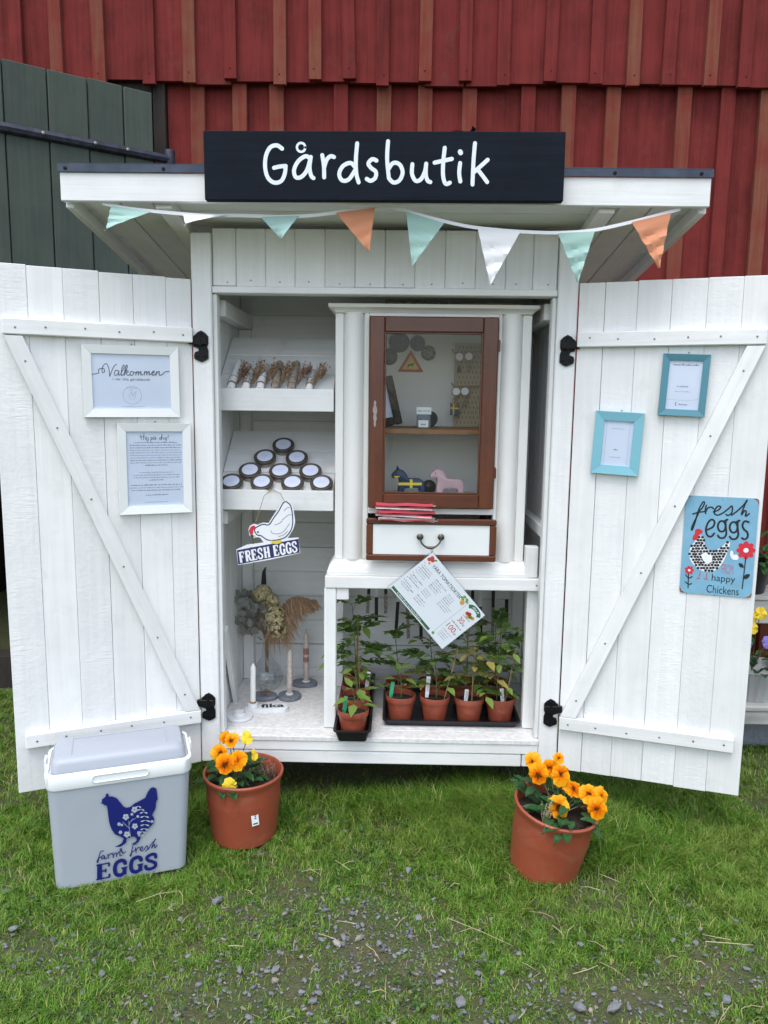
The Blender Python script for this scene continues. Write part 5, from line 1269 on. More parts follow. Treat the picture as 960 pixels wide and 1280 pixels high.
for i in range(58):        # eucalyptus leaves
    t_ = r_.random(); c = Vector((-0.018 - 0.075 * t_ + r_.uniform(-.018, .018), r_.uniform(-.06, .03), 0.06 + r_.uniform(-.05, .11) + 0.03 * t_)); s_ = r_.uniform(.015, .026)
    e = Vector((r_.uniform(-1, .3), r_.uniform(-.6, .2), r_.uniform(-.6, .9))).normalized(); f_ = e.cross(Vector((r_.uniform(-.5, .5), -1, r_.uniform(-.5, .5)))).normalized(); nn = e.cross(f_)
    mb = MB().add([tuple(c), tuple(c + e * s_ * .5 + f_ * s_ * .55 - nn * .002), tuple(c + e * s_ * 1.2 + f_ * s_ * .5), tuple(c + e * s_ * 1.7), tuple(c + e * s_ * 1.2 - f_ * s_ * .5), tuple(c + e * s_ * .5 - f_ * s_ * .55 - nn * .002)], [(0, 1, 2, 3), (0, 3, 4, 5)])
    part('eucalyptus_leaf', mb, 'eucalyptus', bq, Bq)
mb = MB()
for i in range(1500):       # pampas plume, arching to the right and drooping
    t_ = r_.random() ** .8; x = 0.03 + 0.15 * t_; z = 0.075 + 0.115 * math.sin(min(1, t_ * 1.25) * 1.9) - 0.02 * t_
    p = Vector((x + r_.gauss(0, .006), -0.045 + r_.gauss(0, .012), z)); L_ = r_.uniform(.03, .13) * (1.15 - .85 * t_)
    d = Vector((r_.uniform(-.35, .75), r_.uniform(-.4, .4), -1)).normalized(); q = p + d * L_ + Vector((0.012 * t_, 0, 0)); s_ = Vector((.0007, 0.0005, 0)) * r_.uniform(.6, 1.3)
    mb.add([tuple(p - s_), tuple(p + s_), tuple((p + q) / 2 + Vector((.003, 0, .002)) + s_), tuple(q)], [(0, 1, 2), (0, 2, 3)])
for i in range(420):
    p = Vector((0.040 + r_.uniform(-.02, .045), -0.05 + r_.gauss(0, .01), 0.075 + r_.uniform(-.02, .03))); q = p + Vector((r_.uniform(-.02, .035), r_.uniform(-.02, .02), -r_.uniform(.03, .115))); s_ = Vector((.0008, 0, 0))
    mb.add([tuple(p - s_), tuple(p + s_), tuple(q)], [(0, 1, 2)])
part('pampas_plume', mb, 'pampas', bq, Bq)
part('black_feather', MB().prism(smooth_poly([(-.010, 0), (-.009, .03), (-.006, .052), (.004, .068), (.009, .070), (.007, .055), (.008, .03), (.007, 0)], 3), -0.001, 0.001, FACE), 'feather', bq, Bq @ T(-0.004, -0.02, 0.215) @ RZ(20))
mb = MB(); sprig(mb, 60, 0.10, 0.9, 21, 0.001); part('brown_filler', mb, 'dried_red', bq, Bq @ T(0.0, -0.03, 0.03) @ RX(75) @ RY(-15))
mb = MB(); sprig(mb, 70, 0.12, 0.6, 22, 0.001); part('grey_filler', mb, 'eucalyptus', bq, Bq @ T(-0.03, -0.02, 0.03) @ RY(-30) @ RX(80))

# ================================================================== SEEDLING TRAYS
def tray(x0, x1, y0, y1, label, hgt=0.030):
    cx, cy = (x0 + x1) / 2, (y0 + y1) / 2; w, d = x1 - x0, y1 - y0; Mx = T(cx, cy, FZ + 0.0005)
    t = thing('plant_tray', label, 'tray', Mx)
    lv = [(0.0, -0.010), (hgt - 0.004, 0.0), (hgt - 0.004, 0.006), (hgt, 0.006), (hgt, -0.002), (0.003, -0.012)]
    mb = MB(); pts = []; n = None
    for z, e in lv:
        rr = rrect(w + 2 * e, d + 2 * e, 0.008 + max(e, 0) + 0.003, 3); n = len(rr); pts += [(a, b, z) for a, b in rr]
    fs = [(k * n + i, k * n + (i + 1) % n, (k + 1) * n + (i + 1) % n, (k + 1) * n + i) for k in range(len(lv) - 1) for i in range(n)]
    fs.append(tuple(range(n))); fs.append(tuple((len(lv) - 1) * n + i for i in range(n)))
    mb.add(pts, fs); part('shell', mb, 'tray', t, Mx)
    return t
tray(-0.142, -0.030, -0.046, 0.490, 'narrow black plant tray running back beside the counter leg', 0.040)
tray(0.016, 0.474, 0.086, 0.425, 'wide black plant tray under the counter holding two rows of pots', 0.024)
# shared pieces
potm = MB().lathe([(0.036, 0.0), (0.0375, 0.001), (0.0475, 0.066), (0.0475, 0.067), (0.0515, 0.0675), (0.0525, 0.085), (0.0515, 0.087), (0.0495, 0.086), (0.0470, 0.060), (0.0, 0.060)], 28).mesh('pot', 'pot_small', True)
soilm = MB().lathe([(0.0480, 0.068), (0.030, 0.072), (0.012, 0.071), (0, 0.073)], 20, None, False).mesh('soil', 'soil', True)
def leaflet(mb, base, d, nrm, L_, w):
    sd = d.cross(nrm).normalized(); n2 = sd.cross(d).normalized()
    p = [base, base + d * L_ * .3 + sd * w * .5 + n2 * L_ * .05, base + d * L_ * .62 + sd * w * .38, base + d * L_ - n2 * L_ * .12, base + d * L_ * .62 - sd * w * .38, base + d * L_ * .3 - sd * w * .5 + n2 * L_ * .05, base + d * L_ * .5 - n2 * L_ * .03]
    mb.add([tuple(q) for q in p], [(0, 1, 6), (1, 2, 6), (2, 3, 6), (3, 4, 6), (4, 5, 6), (5, 0, 6)])
def leaf_mesh(kind, seed):
    r = random.Random(seed); mb = MB(); up_ = Vector((0, 0, 1))
    if kind == 'tomato':
        pts = [Vector((0, 0, 0))]; d = Vector((1, 0, .45)).normalized(); L_ = 0.085
        for k in range(6):
            t = (k + 1) / 6; pts.append(Vector((L_ * t, 0, L_ * (.42 * t - .62 * t * t))))
        mb.tube([tuple(p) for p in pts], [0.0010, .0009, .0008, .0007, .0006, .0006, .0005], 4)
        for k in (2, 3, 4, 5):
            for sg in (-1, 1):
                d = (Vector((.65, sg * 1.0, -.12 + r.uniform(-.2, .15)))).normalized(); leaflet(mb, pts[k] + Vector((r.uniform(-.004, .004), 0, 0)), d, up_, r.uniform(.030, .044) * (1.0 if k > 2 else .6), 0.0185)
        leaflet(mb, pts[6], Vector((1, 0, -.55)).normalized(), up_, .050, .025)
    else:
        mb.tube([(0, 0, 0), (.012, 0, .006), (.022, 0, .008)], [.0011, .0009, .0007], 4)
        leaflet(mb, Vector((.022, 0, .008)), Vector((1, 0, -.18 + r.uniform(-.2, .2))).normalized(), up_, .052, .026)
    return mb.mesh('leaf', 'leaf', True)
M['leaf_yellow'] = leafy('yellowing_leaf', [(0.0, (0.16, 0.20, 0.04)), (0.6, (0.34, 0.33, 0.07)), (1.0, (0.36, 0.25, 0.10))], 0.5, 0.3, True, 0.2)
def _yel(me):
    m2 = me.copy(); m2.materials[0] = M['leaf_yellow']; return m2
LM = {'tomato': [leaf_mesh('tomato', i) for i in range(4)], 'pepper': [leaf_mesh('pepper', 10 + i) for i in range(3)]}
LMY = [_yel(m_) for m_ in LM['tomato'][:3]]
def seedling(x, y, z, kind, hgt, label, group, n_leaf, tagc=None, stake=None, seed=0, sc=1.0, stems=1):
    n_leaf = int(n_leaf * 1.65); yel = 0.55 if 'yellowing' in label else 0.10 if kind == 'tomato' else 0.0
    r = random.Random(seed); Mx = T(x, y, z) @ RZ(r.uniform(0, 360)); Zr = W_rot = Mx
    t = thing('potted_seedling', label, 'potted plant', T(x, y, z), group)
    link('pot', potm, t, T(x, y, z)); link('soil', soilm, t, T(x, y, z))
    for s_ in range(stems):
        bx, by = r.uniform(-.012, .012), r.uniform(-.012, .012); lx, ly = r.uniform(-.02, .02), r.uniform(-.025, .01)
        pts = [Vector((bx + lx * q * q, by + ly * q * q, 0.070 + hgt * q)) for q in (0, .25, .5, .75, 1)]
        part('stem', MB().tube([tuple(p) for p in pts], [.0024, .0021, .0018, .0014, .0008], 6), 'stem', t, T(x, y, z), True)
        for k in range(n_leaf):
            q = 0.12 + 0.88 * (k + .5) / n_leaf; p = Vector((bx + lx * q * q, by + ly * q * q, 0.070 + hgt * q))
            a = k * 137.5 + r.uniform(-25, 25) + 60 * s_; s2 = sc * r.uniform(.85, 1.25) * (0.75 if q > .9 else 1.0)
            link('leaf', (LMY if r.random() < yel else LM[kind])[r.randrange(3)], t, T(x, y, z) @ T(*p) @ RZ(a) @ RY(r.uniform(-25, 18) - 25 * q) @ Matrix.Scale(s2, 4))
    if tagc:
        tx, ty, c_, hh = tagc
        tm_ = T(x + tx, y + ty, z + 0.066) @ RY(r.uniform(-6, 10)) @ RX(-8)
        poly = [(-.0055, 0), (.0055, 0), (.0065, .02), (.0065, hh), (-.0065, hh), (-.0065, .02)]
        pt = part('plant_tag', MB().prism(poly, 0, .0008, FACE), 'tag_white' if c_ == 'w' else 'tag_green', t, tm_)
        if c_ == 'w':
            mb = MB()
            for q in range(3): scribble(mb, .0, hh * .55, -.003 + q * .003 - .0015, .0022, .0011)
            part('writing', mb, 'black_print', pt, tm_ @ FACE @ T(0, hh * .35, 0) @ RZ(90) @ T(0, 0, 0))
    if stake:
        sx, sy, hh, ln = stake
        part('stake', MB().tube([(sx, sy, .04), (sx + ln, sy, .04 + hh)], .0020, 6), 'stake', t, T(x, y, z))
    return t
ZL = FZ + 0.0040
LG = 'seedlings in the narrow tray'; WG = 'seedlings in the wide tray'
seedling(-0.0865, 0.022, ZL, 'pepper', 0.075, 'lowest small seedling with a green tag, frontmost in the narrow tray', LG, 5, (-0.03, -0.01, 'g', .062), None, 1, 1.0)
seedling(-0.086, 0.135, ZL, 'pepper', 0.125, 'second pot from the front of the narrow tray, small leafy seedling', LG, 6, None, None, 2, 1.0)
seedling(-0.086, 0.245, ZL, 'tomato', 0.25, 'third pot from the front of the narrow tray, tall tomato seedling', LG, 7, (0.035, -0.02, 'w', .07), (0.012, 0.0, 0.30, -0.01), 3, 1.0)
seedling(-0.086, 0.355, ZL, 'tomato', 0.29, 'tallest tomato seedling towards the back of the narrow tray', LG, 8, None, (-0.01, 0, 0.27, 0.01), 4, 1.05)
xsW = [0.072, 0.190, 0.308, 0.416]
wl_ = [('small green pepper seedling with a green tag, front left of the wide tray', 'pepper', .10, 6, (-0.036, 0.005, 'g', .06), None, 1),
       ('grey green tomato seedling, second in the front row of the wide tray', 'tomato', .165, 7, (-0.028, 0.01, 'w', .08), (0.025, 0, 0.21, 0.05), 1),
       ('yellowing drooping tomato seedling, third in the front row of the wide tray', 'tomato', .20, 8, (-0.014, -0.022, 'w', .05), (0.008, -.005, .24, .006), 1),
       ('tall lush tomato seedling, front right of the wide tray', 'tomato', .26, 9, (0.006, -0.025, 'w', .055), (0.012, -.008, .22, .035), 1)]
for x, (lb, kd, hg, nl, tg_, sk, ns) in zip(xsW, wl_): seedling(x, 0.150 + jit(.004), ZL, kd, hg, lb, WG, nl, tg_, sk, int(x * 1000), 0.95, ns)
wb_ = [('back left seedling of the wide tray with a tall thin stem', 'tomato', .20, 6, None, None), ('second seedling of the back row in the wide tray', 'tomato', .22, 7, (-.02, -.03, 'w', .08), None),
       ('third seedling of the back row in the wide tray', 'tomato', .25, 7, None, (0, 0, .25, .01)), ('back right seedling of the wide tray', 'tomato', .23, 8, None, (.01, 0, .2, .01))]
for x, (lb, kd, hg, nl, tg_, sk) in zip(xsW, wb_): seedling(x - 0.002, 0.290 + jit(.005), ZL, kd, hg, lb, WG, nl, tg_, sk, 77 + int(x * 1000), 0.95)
# narrow straps hanging in a row behind the seedlings
xx_ = -0.05; k_ = 0
ords = ['first', 'second', 'third', 'fourth', 'fifth', 'sixth', 'seventh', 'eighth', 'ninth', 'tenth', 'eleventh', 'twelfth', 'thirteenth', 'fourteenth']
while k_ < 14:
    ln = random.choice((.14, .17, .21, .24)); lean = jit(3.5); Mx = T(xx_, 0.470 + jit(.006), 0.690) @ RY(lean)
    t = thing('hanging_strap', '%s narrow black and white strap from the left, hanging behind the seedlings' % ords[k_], 'strap', Mx, 'straps hanging under the counter')
    part('upper_band', MB().box(-.006, .006, -.001, .001, -ln * .45, 0, .0005), 'plaster' if k_ % 2 else 'black_print', t, Mx)
    part('lower_band', MB().box(-.0065, .0065, -.0014, .0014, -ln, -ln * .452, .0005), 'black_print' if k_ % 2 else 'sleeve_paper', t, Mx)
    part('hook', MB().tube([(0, 0, 0), (0, .004, .008), (0, .012, .010)], .001, 5), 'screw', t, Mx)
    xx_ += random.choice((.026, .036, .052)); k_ += 1

# ================================================================== COOLER BOX
CA = 20.1
CM = T(-0.884, -0.456, 0.0) @ RZ(CA) @ Matrix.Diagonal((0.985, 1.0, 1.03, 1.0))
ck = thing('cooler_box', 'grey plastic cool box with a navy hen print standing on the grass', 'cool box', CM @ T(0.18, 0.09, 0))
loft([(0.0, .006, .355, .006, .172, .022), (.004, .001, .360, .001, .176, .026), (.292, -.008, .377, -.004, .185, .028)], 'cooler', 'body', ck, CM)
loft([(.2905, -.011, .3805, -.0075, .188, .030), (.2955, -.0125, .3825, -.009, .1895, .031), (.330, -.0135, .3845, -.0105, .191, .031), (.3335, -.011, .382, -.008, .188, .029), (.3335, -.004, .375, -.001, .181, .024), (.325, -.003, .374, .0, .180, .024)], 'cooler_white', 'rim', ck, CM)
lid = loft([(.3255, .002, .369, .006, .176, .022), (.352, .004, .367, .008, .174, .024), (.364, .012, .359, .016, .166, .024), (.3675, .026, .345, .028, .154, .020)], 'cooler_lid', 'lid', ck, CM)
part('lid_rib', MB().box(.055, .058, .040, .145, .3676, .3690, .0006).box(.313, .316, .040, .145, .3676, .3690, .0006).box(.058, .313, .143, .146, .3676, .3688, .0006), 'cooler_lid', lid, CM)
ring = [(x, -.0115, z + .312) for x, z in rrect(.150, .020, .0095, 5)]
part('handle_grip', MB().tube([(x + .186, y, z) for x, y, z in ring], .0018, 6, None, True), 'cooler_white', ck, CM)
for x in (-.0145, .3855):
    part('handle_pivot', MB().box(x - .003, x + .003, .07, .11, .296, .345, .002), 'cooler_white', ck, CM)
fp = affine([(130, 1010), (770, 890), (190, 275), (720, 100)], [(0.106, 0.011), (0.28, 0.013), (0.13, 0.230), (0.273, 0.259)])
CF = CM @ T(0, 0.0012, 0) @ RX(1.0)     # the front leans out a touch
def fq(p):
    a, b = fp(p); return (a, b + 0.006)
cp_ = [(190, 275), (205, 255), (205, 230), (240, 206), (244, 182), (258, 172), (272, 184), (270, 200), (310, 200), (350, 215), (385, 255), (420, 295), (450, 305), (485, 295), (530, 260), (590, 230), (635, 205), (660, 150), (690, 110), (720, 100), (750, 115), (755, 160), (762, 215), (745, 240), (742, 300), (705, 370), (728, 405), (720, 450), (680, 490), (640, 525), (600, 555), (578, 575), (588, 600), (560, 640), (520, 655), (485, 660), (520, 643), (545, 625), (548, 600), (520, 580), (480, 592), (445, 602), (443, 640), (410, 665), (380, 682), (325, 683), (370, 663), (398, 645), (418, 602), (380, 580), (330, 560), (295, 510), (275, 450), (265, 380), (255, 290), (225, 282), (205, 268)]
zo = 0.0052
part('hen_print', MB().face([fq(p) for p in cp_], zo, FACE), 'navy', ck, CF)
mb = MB(); zf = zo + 0.0003
for cx, cy, r in ((528, 320, 30), (440, 392, 30), (530, 480, 28), (450, 560, 30), (372, 462, 17), (385, 540, 17), (500, 365, 14), (560, 385, 14), (705, 432, 14), (570, 545, 18), (400, 470, 12)):
    for q in range(5):
        a = 2 * math.pi * q / 5 + .3; x, y = fq((cx + .62 * r * math.cos(a), cy + .62 * r * math.sin(a))); mb.disc(x, y, r * .000135, zf + .00004 * q, 8, FACE)
for a_, b_ in (((490, 590), (470, 430)), ((478, 500), (410, 440)), ((485, 440), (540, 400)), ((470, 470), (510, 410))): mb.ribbon([fq(a_), fq(((a_[0] + b_[0]) / 2 - 6, (a_[1] + b_[1]) / 2)), fq(b_)], .0010, zf + .0003, FACE)
spine = [(565, 285), (620, 340), (638, 420), (625, 500), (590, 560)]
for q in range(9):
    t_ = q / 8 * 3.999; i = int(t_); f_ = t_ - i; p = Vector(spine[i]).lerp(Vector(spine[i + 1]), f_); s_ = 44 - abs(q - 4) * 5
    for sg in (-1, 1):
        e = p + Vector((sg * s_, 12)); mb.ribbon([fq(tuple(p)), fq(tuple(p.lerp(e, .5))), fq(tuple(e))], [.0012, .0022, .0034, .0042, .0030], zf + .0004 + .00003 * q, FACE)
part('floral_cutout', mb, 'cooler_print', ck, CF)
mb = MB(); FF = [[(215, 722), (190, 728), (172, 770), (160, 830), (150, 828), (165, 795), (200, 775)], [(225, 772), (210, 765), (196, 785), (205, 802), (225, 775), (228, 800), (250, 788)], [(258, 752), (262, 795)], [(262, 775), (285, 748), (300, 752)],
     [(308, 742), (312, 788)], [(312, 768), (340, 738), (345, 778)], [(345, 760), (375, 726), (380, 768), (398, 762)], [(400, 735), (380, 708), (392, 700), (408, 745), (435, 728)],
     [(545, 655), (515, 662), (500, 710), (490, 770), (480, 762), (500, 735), (530, 712)], [(535, 690), (542, 738)], [(542, 715), (562, 688), (580, 692)], [(585, 712), (610, 690), (598, 678), (582, 705), (598, 722), (625, 705)], [(625, 705), (652, 668), (660, 700), (640, 725)], [(665, 705), (700, 650), (738, 612), (735, 608), (700, 690)], [(703, 692), (730, 655), (735, 690), (758, 662)]]
for i, s_ in enumerate(FF): mb.ribbon([fq(p) for p in s_], 0.0026, zo + .00004 * i, FACE)
part('script_lettering', mb, 'navy', ck, CF)
mb = MB(); serif(mb, 'EGGS', 0, 0, 1, 1, zo, affine([(0, 0), (1, 0), (0, 1), (1, 1)], [fq((128, 1012)), fq((785, 886)), fq((140, 855)), fq((780, 735))]), adv=8.0, bold=0.82)
part('block_lettering', mb, 'navy', ck, CF)

# ================================================================== FLOWER POTS
def petal_mesh(kind, seed, mat):
    """one pansy petal: a ruffled fan rising from the flower's heart, in the flower's own frame (faces +z)"""
    r = random.Random(seed); ctr_, half, L_ = {'low': (-90, 62, .027), 'sl': (170, 44, .025), 'sr': (10, 44, .025), 'ul': (118, 46, .029), 'ur': (62, 46, .029)}[kind]
    lift = {'low': .0012, 'sl': .0006, 'sr': .0009, 'ul': -.0018, 'ur': -.0012}[kind]
    mb = MB(); n, m = 10, 4; vs = [(0, 0, lift)]
    for j in range(1, m + 1):
        for i in range(n + 1):
            w = -1 + 2 * i / n; a = R(ctr_ + half * w); rr = L_ * j / m * (1 - 0.20 * abs(w) ** 3 + (0.05 * math.sin(i * 2.1 + seed) if j == m else 0))
            cup = 0.004 * (j / m) ** 2 * (0.6 + 0.9 * math.sin(w * 3 + seed)) - 0.004 * (j / m) ** 3
            vs.append((rr * math.cos(a), rr * math.sin(a), lift + cup + 0.0012 * math.sin(i * 1.7 + seed) * (j / m)))
    fs = [(0, 1 + i, 2 + i) for i in range(n)]
    for j in range(1, m):
        for i in range(n):
            a = 1 + (j - 1) * (n + 1) + i; fs.append((a, a + n + 1, a + n + 2, a + 1))
    mb.add(vs, fs); return mb.mesh('petal', mat, True)
PT = {(mt, k): petal_mesh(k, i, mt) for mt in ('petal_orange', 'petal_gold', 'petal_yellow', 'petal_violet', 'petal_white') for i, k in enumerate(('ul', 'ur', 'sl', 'sr', 'low'))}
def pansy(par, pos, yaw, pitch, mat, sc=1.0, roll=0.0, root=None, cards=None):
    """yaw turns the face from the viewer, pitch tips it up"""
    Mx = T(*pos) @ RZ(yaw) @ RX(90 - pitch) @ RZ(roll) @ Matrix.Scale(sc * 1.10, 4)
    fl = link('flower', None, par, Mx)
    for k in ('ul', 'ur', 'sl', 'sr', 'low'): link('petal', PT[mat, k], fl, Mx)
    if root is not None:
        p, q = Vector(pos), Vector(root); b = Mx @ Vector((0, 0, -0.006))
        part('flower_stalk', MB().tube([tuple(q), tuple(q.lerp(b, .6) + Vector((0, .012, .01))), tuple(b), tuple(Mx @ Vector((0, 0, -.001)))], .0014, 5), 'stem', fl)
def broad_leaf(seed):
    r = random.Random(seed); mb = MB(); L_, w = .048, .024; n = 6; vs = []
    for i in range(n + 1):
        t = i / n; ww = w * math.sin(math.pi * min(1, t * .92 + .08)) ** .8 * .5; z = 0.010 * math.sin(t * 2.2) - 0.016 * t * t
        x = L_ * t; vs += [(x, -ww * (1 + .12 * math.sin(i * 3)), z + .003), (x, 0, z - .001), (x, ww * (1 + .12 * math.cos(i * 3)), z + .003)]
    fs = []
    for i in range(n):
        a = 3 * i; fs += [(a, a + 3, a + 4, a + 1), (a + 1, a + 4, a + 5, a + 2)]
    mb.add(vs, fs); return mb.mesh('leaf', 'pansy_leaf', True)
BLF = [broad_leaf(i) for i in range(4)]
def foliage(par, cx, cy, cz, n, rad, seed, hgt=.05, base=I4):
    r = random.Random(seed)
    for i in range(n):
        a = r.uniform(0, 360); rr = rad * math.sqrt(r.random()); h_ = r.uniform(0, hgt) * (1.2 - rr / rad)
        link('leaf', r.choice(BLF), par, base @ T(cx + rr * math.cos(R(a)), cy + rr * math.sin(R(a)), cz + h_) @ RZ(a + r.uniform(-50, 50)) @ RY(r.uniform(-45, 15)) @ Matrix.Scale(r.uniform(.9, 1.35), 4))
def twigs(name, mat, par, Mx, n, seed, hgt, rad):
    r = random.Random(seed); mb = MB()
    for i in range(n):
        a = r.uniform(0, 6.28); rr = rad * math.sqrt(r.random()); p = Vector((rr * math.cos(a), rr * math.sin(a), 0)); q = p + Vector((r.uniform(-.015, .015), r.uniform(-.015, .015), r.uniform(.4, 1) * hgt))
        mb.tube([tuple(p), tuple(p.lerp(q, .5) + Vector((r.uniform(-.004, .004), 0, 0))), tuple(q)], [.0012, .0009, .0005], 4)
        for j in range(9):
            c = p.lerp(q, .25 + .75 * j / 9); e = Vector((r.uniform(-1, 1), r.uniform(-1, 1), r.uniform(0, 1))).normalized() * .006; s_ = e.orthogonal().normalized() * .0014
            mb.add([tuple(c - s_), tuple(c + s_), tuple(c + e)], [(0, 1, 2)])
    o = part(name, mb, mat, par, Mx); return o
def big_pot(Mx, label, hgt, r1, r0):
    t = thing('flower_pot', label, 'flower pot', Mx)
    prof = [(r0 - .006, 0), (r0, .004), (r0 + (r1 - r0) * .60, hgt * .62), (r0 + (r1 - r0) * .62, hgt * .63), (r1 - .010, hgt - .034), (r1 - .009, hgt - .026), (r1 - .005, hgt - .0245), (r1 - .003, hgt - .016), (r1, hgt - .013), (r1 + .001, hgt - .004), (r1 - .002, hgt), (r1 - .006, hgt - .001), (r1 - .009, hgt - .012), (r1 - .016, hgt - .05), (0, hgt - .05)]
    part('pot', MB().lathe(prof, 48), 'terracotta', t, Mx, True)
    part('soil', MB().lathe([(r1 - .0145, hgt - .036), (r1 * .6, hgt - .030), (r1 * .3, hgt - .034), (0, hgt - .028)], 32, None, False), 'soil', t, Mx, True)
    return t
PL_ = T(-0.420, -0.140, 0.0)
po = big_pot(PL_, 'upright terracotta pot with orange pansies and a white sticker, beside the cool box', 0.212, 0.1235, 0.100)
rt = (-0.44, -0.17, 0.19)
foliage(po, -0.030, -0.025, 0.188, 36, 0.068, 3, 0.07, PL_)
for pos, yw, pt, mt, sc, rl in (((-0.456, -0.235, 0.276), 8, 32, 'petal_orange', 1.0, 10), ((-0.419, -0.225, 0.281), -6, 28, 'petal_orange', 1.0, -8), ((-0.480, -0.200, 0.292), 20, 35, 'petal_gold', .92, 30), ((-0.449, -0.170, 0.322), -4, 45, 'petal_gold', .8, 0),
                               ((-0.402, -0.170, 0.330), -25, 20, 'petal_yellow', .72, 60), ((-0.440, -0.250, 0.216), 4, 5, 'petal_yellow', .82, 180), ((-0.376, -0.190, 0.284), -50, 10, 'petal_yellow', .62, 90), ((-0.470, -0.140, 0.314), 30, 50, 'petal_orange', .8, 20)):
    pansy(po, pos, yw, pt, mt, sc, rl, rt)
twigs('dry_heather', 'dried_red', po, PL_ @ T(0.055, 0.02, 0.178), 46, 8, .060, .048)
st = MB().prism([(-.011, -.024), (.011, -.024), (.011, .024), (-.011, .024)], 0, .0006, FACE)
SM = PL_ @ RZ(28) @ T(0, -0.1123, 0.108) @ RX(-6.3) @ RY(-4)
stk = part('sticker', st, 'tag_white', po, SM); mb = MB(); scribble(mb, -.004, .018, -.004, .009, .0009); mb.ribbon([(-.018, -.006), (-.018, .006)], .004, .0009, None, False); part('print', mb, 'black_print', stk, SM @ FACE @ RZ(90))
PR_ = T(0.487, -0.300, -0.020) @ RY(8) @ RX(5)
pr_ = big_pot(PR_, 'leaning terracotta pot with orange pansies on the grass below the right door', 0.240, 0.121, 0.095)
foliage(pr_, 0.025, -0.030, 0.222, 40, 0.075, 13, 0.05, PR_); foliage(pr_, -0.05, 0.045, 0.226, 14, 0.045, 14, 0.09, PR_)
rt = tuple(PR_ @ Vector((0.0, -0.02, 0.215)))
for pos, yw, pt, mt, sc, rl in (((.462, -.330, .312), -6, 20, 'petal_orange', 1.0, 6), ((.452, -.30, .335), 0, 40, 'petal_gold', .9, 0), ((.500, -.315, .322), 10, 15, 'petal_orange', .9, 80), ((.524, -.330, .306), 4, 22, 'petal_orange', 1.0, -10), ((.531, -.27, .33), -30, 40, 'petal_gold', .6, 40),
                               ((.562, -.330, .268), 25, 55, 'petal_orange', 1.0, 30), ((.514, -.375, .236), 2, 25, 'petal_gold', 1.08, 5), ((.622, -.370, .232), 8, 24, 'petal_orange', 1.05, -4), ((.600, -.35, .262), -8, 40, 'petal_gold', .95, 10), ((.640, -.34, .255), 30, 30, 'petal_gold', .85, 0)):
    pansy(pr_, pos, yw, pt, mt, sc, rl, rt)
for i, (x, y) in enumerate(((-.040, -.055), (-.010, .015))):
    tw = twigs('dry_flower_spike', 'hydrangea', pr_, PR_ @ T(x, y, .21), 14, 30 + i, .085, .008)

# ================================================================== PLANT STEPS AT THE FAR RIGHT
ps = thing('plant_steps', 'stepped grey plank plant stand behind the right door', 'plant stand', T(1.62, 0.62, 0))
for k in range(3): bplank('step_board', 1.30, 2.10, 0.435 + k * .105, 0.535 + k * .105, 0.195, 0.215, 'grey_wood', ps, .003)
bplank('riser', 1.30, 2.10, 0.440, 0.462, 0.140, 0.1935, 'grey_wood', ps, .003)
for k in range(2): bplank('step_board', 1.30, 2.10, 0.740 + k * .105, 0.840 + k * .105, 0.555, 0.575, 'grey_wood', ps, .003)
bplank('riser', 1.30, 2.10, 0.745, 0.765, 0.455, 0.5535, 'grey_wood', ps, .003)
for x in (1.34, 1.72, 2.06):
    bplank('leg', x - .02, x + .02, .78, .82, 0, .5535, 'grey_wood', ps, .003); bplank('leg', x - .02, x + .02, .48, .52, 0, .1935, 'grey_wood', ps, .003)
solid('foundation_stone', MB().box(1.30, 2.2, 0.56, 0.70, -0.05, 0.17, 0.03), 'stone_grey', 'dark foundation stone lying under the plant steps', 'stone')
Mx = T(1.470, 0.56, 0.2155); g1 = thing('flower_planter', 'ribbed pale grey pot of yellow and violet pansies on the lower step', 'flower pot', Mx)
mb = MB(); n = 40; lv = [(.085, 0), (.100, .06), (.115, .110), (.120, .125), (.112, .125), (.105, .10), (0.0, .10)]; vs_ = []
for r, z in lv:
    for i in range(n): vs_.append((r * (1 + (.02 if i % 2 else -.01)) * math.cos(6.2832 * i / n), r * (1 + (.02 if i % 2 else -.01)) * math.sin(6.2832 * i / n), z))
mb.add(vs_, [(k * n + i, k * n + (i + 1) % n, (k + 1) * n + (i + 1) % n, (k + 1) * n + i) for k in range(len(lv) - 1) for i in range(n)]); part('pot', mb, 'pale_pot', g1, Mx)
foliage(g1, 0, 0, .11, 46, .11, 51, .16, Mx)
for pos, mt, s_ in (((-.055, -.09, .30), 'petal_yellow', .8), ((-.045, -.06, .335), 'petal_yellow', .9), ((-.03, -.10, .36), 'petal_yellow', .8), ((.0, -.11, .25), 'petal_violet', .8), ((-.07, -.10, .24), 'petal_violet', .7), ((.02, -.1, .235), 'petal_gold', .7), ((.06, -.08, .29), 'petal_violet', .8), ((.09, -.05, .33), 'petal_yellow', .8)):
    p = Mx @ Vector(pos); pansy(g1, tuple(p), jit(25), 15 + jit(15), mt, s_, jit(40), tuple(Mx @ Vector((0, 0, .1))))
Mx = T(1.545, 0.835, 0.5755); g2 = thing('flower_planter', 'black pot of white flowers on the upper step by the red wall', 'flower pot', Mx)
part('pot', MB().lathe([(.075, 0), (.10, .12), (.106, .122), (.106, .135), (.098, .134), (.09, .10), (0, .10)], 32), 'tray', g2, Mx, True)
foliage(g2, 0, 0, .12, 60, .115, 61, .15, Mx)
for i in range(4):
    a = random.uniform(0, 6.28); p = Mx @ Vector((.09 * math.cos(a) - .03, -.05 - .05 * random.random(), random.uniform(.18, .31))); pansy(g2, tuple(p), jit(30), 20 + jit(20), 'petal_white', .75, jit(60), tuple(Mx @ Vector((0, 0, .1))))

